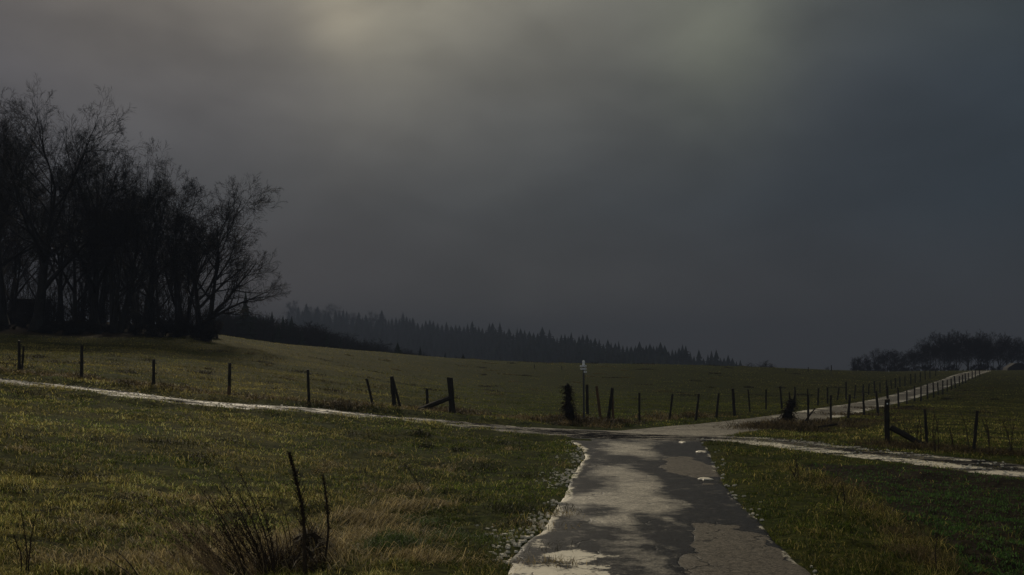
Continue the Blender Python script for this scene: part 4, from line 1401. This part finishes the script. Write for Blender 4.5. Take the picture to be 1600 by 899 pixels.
# the closed mass of trees below the ridge line as one wood
me_src = [ (protos['p'].children, ph['p']), (protos['q'].children, ph['q']) ]
VV, FF = [], []; ofs = 0
for ci, (px, dep, ty) in enumerate(stuff):
    ch, h_ = me_src[ci % 2]
    cme = [c for c in ch if c.name.startswith('crown')][0].data
    co = np.empty(len(cme.vertices) * 3, np.float32); cme.vertices.foreach_get('co', co); co = co.reshape(-1, 3)
    vi = np.empty(len(cme.loops), np.int32); cme.loops.foreach_get('vertex_index', vi)
    x_ = pix_dir(px, 449.5); x_ = x_.x / x_.y * dep
    zt_ = P(px, ty, dep).z; zg = min(h1(x_, dep), zt_ - 15)
    s = (zt_ - zg) / h_; an = rr_.uniform(0, 6.28); c0, s0 = math.cos(an), math.sin(an); sxy = s * rr_.uniform(1.1, 1.6) * (1.0 if s < 1.3 else 1.3 / s)
    q_ = np.stack([(co[:, 0] * c0 - co[:, 1] * s0) * sxy + x_, (co[:, 0] * s0 + co[:, 1] * c0) * sxy + dep, co[:, 2] * s + zg], 1)
    VV.append(q_); FF.append(vi.reshape(-1, 3) + ofs); ofs += len(co)
fo = mesh_obj('forest', np.concatenate(VV), np.concatenate(FF), M_needle)
tag(fo, 'dense misty spruce forest covering the slope of the ridge', 'forest', kind='stuff')

# bush on the skyline and the wood at far right
for (px, dep, ty, sx2, lb) in ((1190, 205, 562, 1.7, 'round bare bush on the skyline at the right end of the ridge'), (1172, 207, 566, 1.9, 'smaller bush joined to the left side of the round skyline bush'), (1206, 204, 567, 1.9, 'low bush on the right side of the round skyline bush'),
                               (1290, 203, 572, 1.2, 'tiny bush on the skyline between two posts'), (1250, 203, 578, 1.2, 'tiniest tuft of a bush on the skyline'), (1307, 203, 577, 1.1, 'tiny shrub right beside the tallest skyline post')):
    place_tree('s', px, dep, ty, lb, 'bushes on the meadow skyline', rr_.uniform(0, 6), sx2, cat='bush')
WX = [1330, 1350, 1390, 1430, 1440, 1470, 1520, 1560, 1600, 1680]
WY = [554, 546, 540, 539, 526, 518, 514, 517, 522, 520]
for rank in range(3):
    px = 1332 + rank * 4
    while px < 1690:
        ty = float(np.interp(px, WX, WY)) + rr_.uniform(-5, 14) + (0, 2, 6)[rank]
        place_tree(rr_.choice('tu'), px, (232, 245, 222)[rank] + rr_.uniform(-5, 5), ty, 'bare tree of the dark wood at far right beyond the road crest' if px > 1435 else 'lower bare tree at the left end of the far right wood',
                   'bare trees of the wood at far right' if px > 1435 else 'low bare trees of the wood at far right', rr_.uniform(0, 6.28), rr_.uniform(.75, 1.15))
        px += rr_.uniform(11, 19)
for i in range(40):
    place_tree('m', 1334 + i * 7.5 + rr_.uniform(-3, 3), rr_.uniform(215, 226), 572 + rr_.uniform(-6, 5), 'dark bramble at the foot of the far right wood', 'brambles at the foot of the far right wood', rr_.uniform(0, 6.28), rr_.uniform(1.0, 1.6), cat='bramble')
# low roofed heap at the edge of that wood
g0 = Vector((P(1588, 580, 200).x, 200, 0)); g0.z = h1(g0.x, g0.y)
mb = MB(); mb.prism([(-2.2, -.2), (-1.9, .5), (-.6, 1.3), (.5, 1.35), (1.8, .7), (2.4, -.2)], -1, 1)
o = mb.build('brush_pile', M_plank); o.location = g0; tag(o, 'low dark heap of brushwood before the wood at far right', 'brush pile')

# ------------------------------------------------------------------ dead weeds, near


def weed(base, tips, label, group=None, mat=None, seeds=.5, twigs=8, leafs=0, rad_=.0042, name='dead_weed', cat='weed', extra=0):
    """base: photo point of the foot, tips: photo points of the stem ends"""
    g = G(*base); e = empty(name, g); tag(e, label, cat, group)
    k = g.y / F
    tips = list(tips)
    for j in range(extra):
        t0_ = rng.choice(tips[:3]); f0 = rng.uniform(.45, .95)
        tips.append((base[0] + (t0_[0] - base[0]) * f0 + rng.uniform(-48, 30), base[1] + (t0_[1] - base[1]) * f0 + rng.uniform(-8, 8)))
    for ti, tp in enumerate(tips):
        v = P(tp[0], tp[1], g.y + rng.uniform(-.08, .08)) - g
        st_ = Vector((rng.uniform(-.05, .05), rng.uniform(-.05, .05), -.03))
        mb = MB(); n = 8; pts = []
        bow = Vector((v.z * .06 * (1 if v.x < 0 else -1), rng.uniform(-.03, .03), 0))
        for i in range(n + 1):
            f = i / n
            pts.append(st_ + v * f + bow * math.sin(f * math.pi) + Vector((rng.uniform(-1, 1), rng.uniform(-1, 1), 0)) * .004)
        rr = [rad_ * (1.7 if ti < len(tips) - extra else .85) * (1.15 - .8 * i / n) for i in range(n + 1)]
        mb.tube(pts, rr, 5)
        L_ = v.length
        for j in range(twigs):
            f = rng.uniform(.35, .98); i = min(n - 1, int(f * n)); q_ = pts[i].lerp(pts[i + 1], f * n - i)
            dv = (pts[i + 1] - pts[i]).normalized()
            sd_ = dv.cross(Vector((rng.gauss(0, 1), rng.gauss(0, 1), rng.gauss(0, 1)))).normalized()
            l2 = L_ * rng.uniform(.06, .2) * (1.2 - f)
            q2 = q_ + (dv * .8 + sd_ * .55).normalized() * l2
            mb.tube([q_, q_.lerp(q2, .5) + sd_ * l2 * .08, q2], [rad_ * .5, rad_ * .4, rad_ * .28], 3, cap=False)
        mb.build('stem', mat or M_stem, e)
        if seeds > .15:
            sb = MB()
            for j in range(max(20, int(70 * seeds))):
                f = rng.uniform(.45, 1.0); i = min(n - 1, int(f * n)); q_ = pts[i].lerp(pts[i + 1], f * n - i)
                q_ = q_ + Vector((rng.gauss(0, 1), rng.gauss(0, 1), rng.gauss(0, 1))) * .009
                sb.leaf(q_, (rng.gauss(0, .6), rng.gauss(0, .6), 1), (rng.gauss(0, 1), rng.gauss(0, 1), 0), rng.uniform(.012, .026), rng.uniform(.007, .014))
            sb.build('seed_head', M_deadleaf, e)
        if leafs and ti == 0:
            for j in range(leafs):
                f = .12 + .4 * j / leafs; i = min(n - 1, int(f * n)); q_ = pts[i]
                lb_ = MB(); sg = -1 if j % 2 == 0 else 1
                lb_.leaf(q_ + Vector((sg * .02, 0, 0)), (sg * rng.uniform(.3, 1), rng.uniform(-.3, .3), rng.uniform(-1, .1)), (.3, 1, .8), rng.uniform(.09, .17), rng.uniform(.04, .07))
                lb_.build('leaf', M_deadleaf, e)
    return e


weed((482, 905), [(459, 704)], 'tallest dark dock stalk with dense seed head and withered leaves', None, None, 12.0, 40, 6, .0105)
weed((503, 895), [(503, 737)], 'slim upright seed stalk right of the tallest dock stalk', None, None, 3.5, 34, 0, .0075)
GW = 'dead weed stalks in the near left corner'
weed((425, 905), [(362, 722), (350, 740), (376, 760)], 'bundle of three dark stalks leaning left, nearest the dock stalk', GW, None, .5, 14, extra=22)
weed((385, 905), [(306, 752), (318, 770)], 'pair of dark stalks leaning left, left of the bundle of three', GW, None, .4, 12, extra=16)
weed((360, 915), [(240, 762), (262, 790), (228, 800), (280, 812)], 'brown spreading bunch of straw stalks leaning far left', GW, M_strawstem, .3, 10, extra=16)
weed((405, 905), [(330, 790), (300, 800), (345, 775)], 'thin brown stalks rising behind the dark bundles', GW, M_strawstem, .3, 8, extra=14)
weed((450, 890), [(420, 740), (430, 790)], 'very thin stalk with few side twigs beside the tallest dock stalk', GW, None, .1, 5, 0, .003)
weed((300, 905), [(238, 830), (256, 815), (215, 845)], 'low fan of thin brown stalks at the bottom edge', GW, M_strawstem, .2, 8, 0, .003)
weed((40, 905), [(33, 790), (50, 800), (28, 830)], 'dark thin weed stalks at the bottom left corner', GW, None, .5, 10)
weed((230, 912), [(165, 862), (180, 850)], 'short dark slanting stalks low in the left foreground', GW, None, .1, 6)
weed((668, 785), [(633, 722)], 'single stalk leaning left over the matted grass', 'thin stalks over the matted straw', None, .3, 6, 0, .0045)
weed((652, 775), [(612, 740), (600, 752)], 'fainter thin stalk left of the single leaning one', 'thin stalks over the matted straw', None, .1, 4, 0, .003)
weed((1472, 905), [(1470, 822)], 'single dark upright stalk at the bottom of the dry strip', 'weed stalks on the right verge', None, .1, 5, 0, .005)
weed((1246, 752), [(1240, 707), (1250, 722), (1236, 728)], 'small dark clump of dead stalks on the right verge', 'weed stalks on the right verge', None, .8, 8, 0, .006)
weed((1314, 790), [(1309, 750), (1318, 762)], 'dark short stalks beside the brown strip on the right verge', 'weed stalks on the right verge', None, .4, 6, 0, .006)
GF = 'tall dead weeds by the right fence'
for (b_, tp, lb) in (((1463, 706), [(1456, 640), (1462, 644), (1468, 652)], 'tall branching dead weed just right of the slim post'),
                     ((1434, 700), [(1432, 648), (1438, 655)], 'thin dead weed between braced post and slim post'),
                     ((1488, 703), [(1478, 660), (1484, 668)], 'low dead weed leaning left midway between the two slim posts'),
                     ((1545, 708), [(1535, 640), (1532, 650), (1541, 662)], 'tall dark weed right of the rightmost leaning post'),
                     ((1583, 712), [(1568, 655), (1574, 665), (1586, 660)], 'dark weed cluster near the right edge of the photo'),
                     ((1510, 705), [(1496, 640)], 'very thin single weed left of the rightmost leaning post')):
    weed(b_, tp, lb, GF, None, .7, 16, 0, .0075)
weed((252, 612), [(247, 590), (256, 596)], 'thin weed beside the dark straight post of the left fence', None, None, .5, 8, 0, .01)

# ------------------------------------------------------------------ puddled ice on the road
for (px, py, rx, ry, lb) in ((1066, 692, .10, .3, 'small pale sliver of ice on the road near the junction'), (1096, 707, .13, .28, 'pale ice sliver on the right side of the road'), (1102, 750, .16, .22, 'bright ice crust at the right road edge')):
    g0 = G(px, py); mb = MB(); n = 16
    ring = [(rx * rng.uniform(.6, 1.1) * math.cos(6.283 * i / n), ry * rng.uniform(.6, 1.1) * math.sin(6.283 * i / n)) for i in range(n)]
    for (a, b) in ring: mb.v.append((a, b, 0))
    for (a, b) in ring: mb.v.append((a * .8, b * .8, .022))
    for i in range(n):
        j = (i + 1) % n; mb.f.append((i, j, n + j, n + i))
    mb.f.append(tuple(range(n, 2 * n)))
    o = mb.build('ice_patch', M_stone); o.location = (g0.x, g0.y, g0.z + .01); tag(o, lb, 'ice', 'ice slivers on the road')

# ------------------------------------------------------------------ unseen low clouds, added to shade parts of the fields
M_shade_cloud = simple('shade_cloud_white', (0.7, 0.7, 0.72), 1.0, 0.0, 0, 0.05, .02)


def shade_cloud(gx_, gy_, rx, ry, h, seed):
    """an unseen lumpy bank added so that its shadow falls on (gx_, gy_)"""
    k = h / sdir.z
    c0 = Vector((gx_, gy_, 0)) + sdir * k
    V, Fc = [], []
    nu, nv = 40, 20
    for i in range(nv + 1):
        ph_ = math.pi * i / nv
        for j in range(nu):
            th = 2 * math.pi * j / nu
            d_ = Vector((math.sin(ph_) * math.cos(th), math.sin(ph_) * math.sin(th), math.cos(ph_)))
            V.append(d_)
    V = np.array(V)
    lum = 0.72 + 0.6 * fbm(V[:, 0] * 2.3 + seed, V[:, 1] * 2.3 + V[:, 2] * 1.7, 200 + seed, 4)
    V = V * lum[:, None] * np.array([rx, ry, 0.16 * min(rx, ry) + 4])
    for i in range(nv):
        for j in range(nu):
            j2 = (j + 1) % nu
            Fc.append((i * nu + j, (i + 1) * nu + j, (i + 1) * nu + j2, i * nu + j2))
    o = mesh_obj('shade_cloud', V, np.array(Fc), M_shade_cloud, smooth=True)
    o.location = c0
    tag(o, kind='structure')


for a in SHADE_CLOUDS: shade_cloud(*a)

# ------------------------------------------------------------------ haze
hx, hy0, hy1 = 1500, -80, 2400
inb = (np.abs(gxx) < hx * 1.02) & (gyy > hy0 * 1.1) & (gyy < hy1 * 1.02)
zlo = float(gzz[inb].min()) - 1.0; zhi = max(float(gzz[inb].max()) + 3, P(430, 440, 1100).z)
print('HAZE', zlo, zhi)
mb = MB(); mb.box((0, (hy0 + hy1) / 2, (zlo + zhi) / 2), (2 * hx, hy1 - hy0, zhi - zlo))
mh = bpy.data.materials.new('haze_air'); mh.use_nodes = True
t = NT(mh.node_tree); t.n.clear()
o_ = t.node('ShaderNodeOutputMaterial')
vol = t.node('ShaderNodeVolumePrincipled', {'Color': (0.255, 0.295, 0.375, 1), 'Density': 0.0012, 'Anisotropy': -0.4})
t.l.new(vol.outputs[0], o_.inputs['Volume'])
hz = mb.build('haze', mh)
tag(hz, 'thin grey mist hanging over the fields and woods', 'haze', kind='stuff')
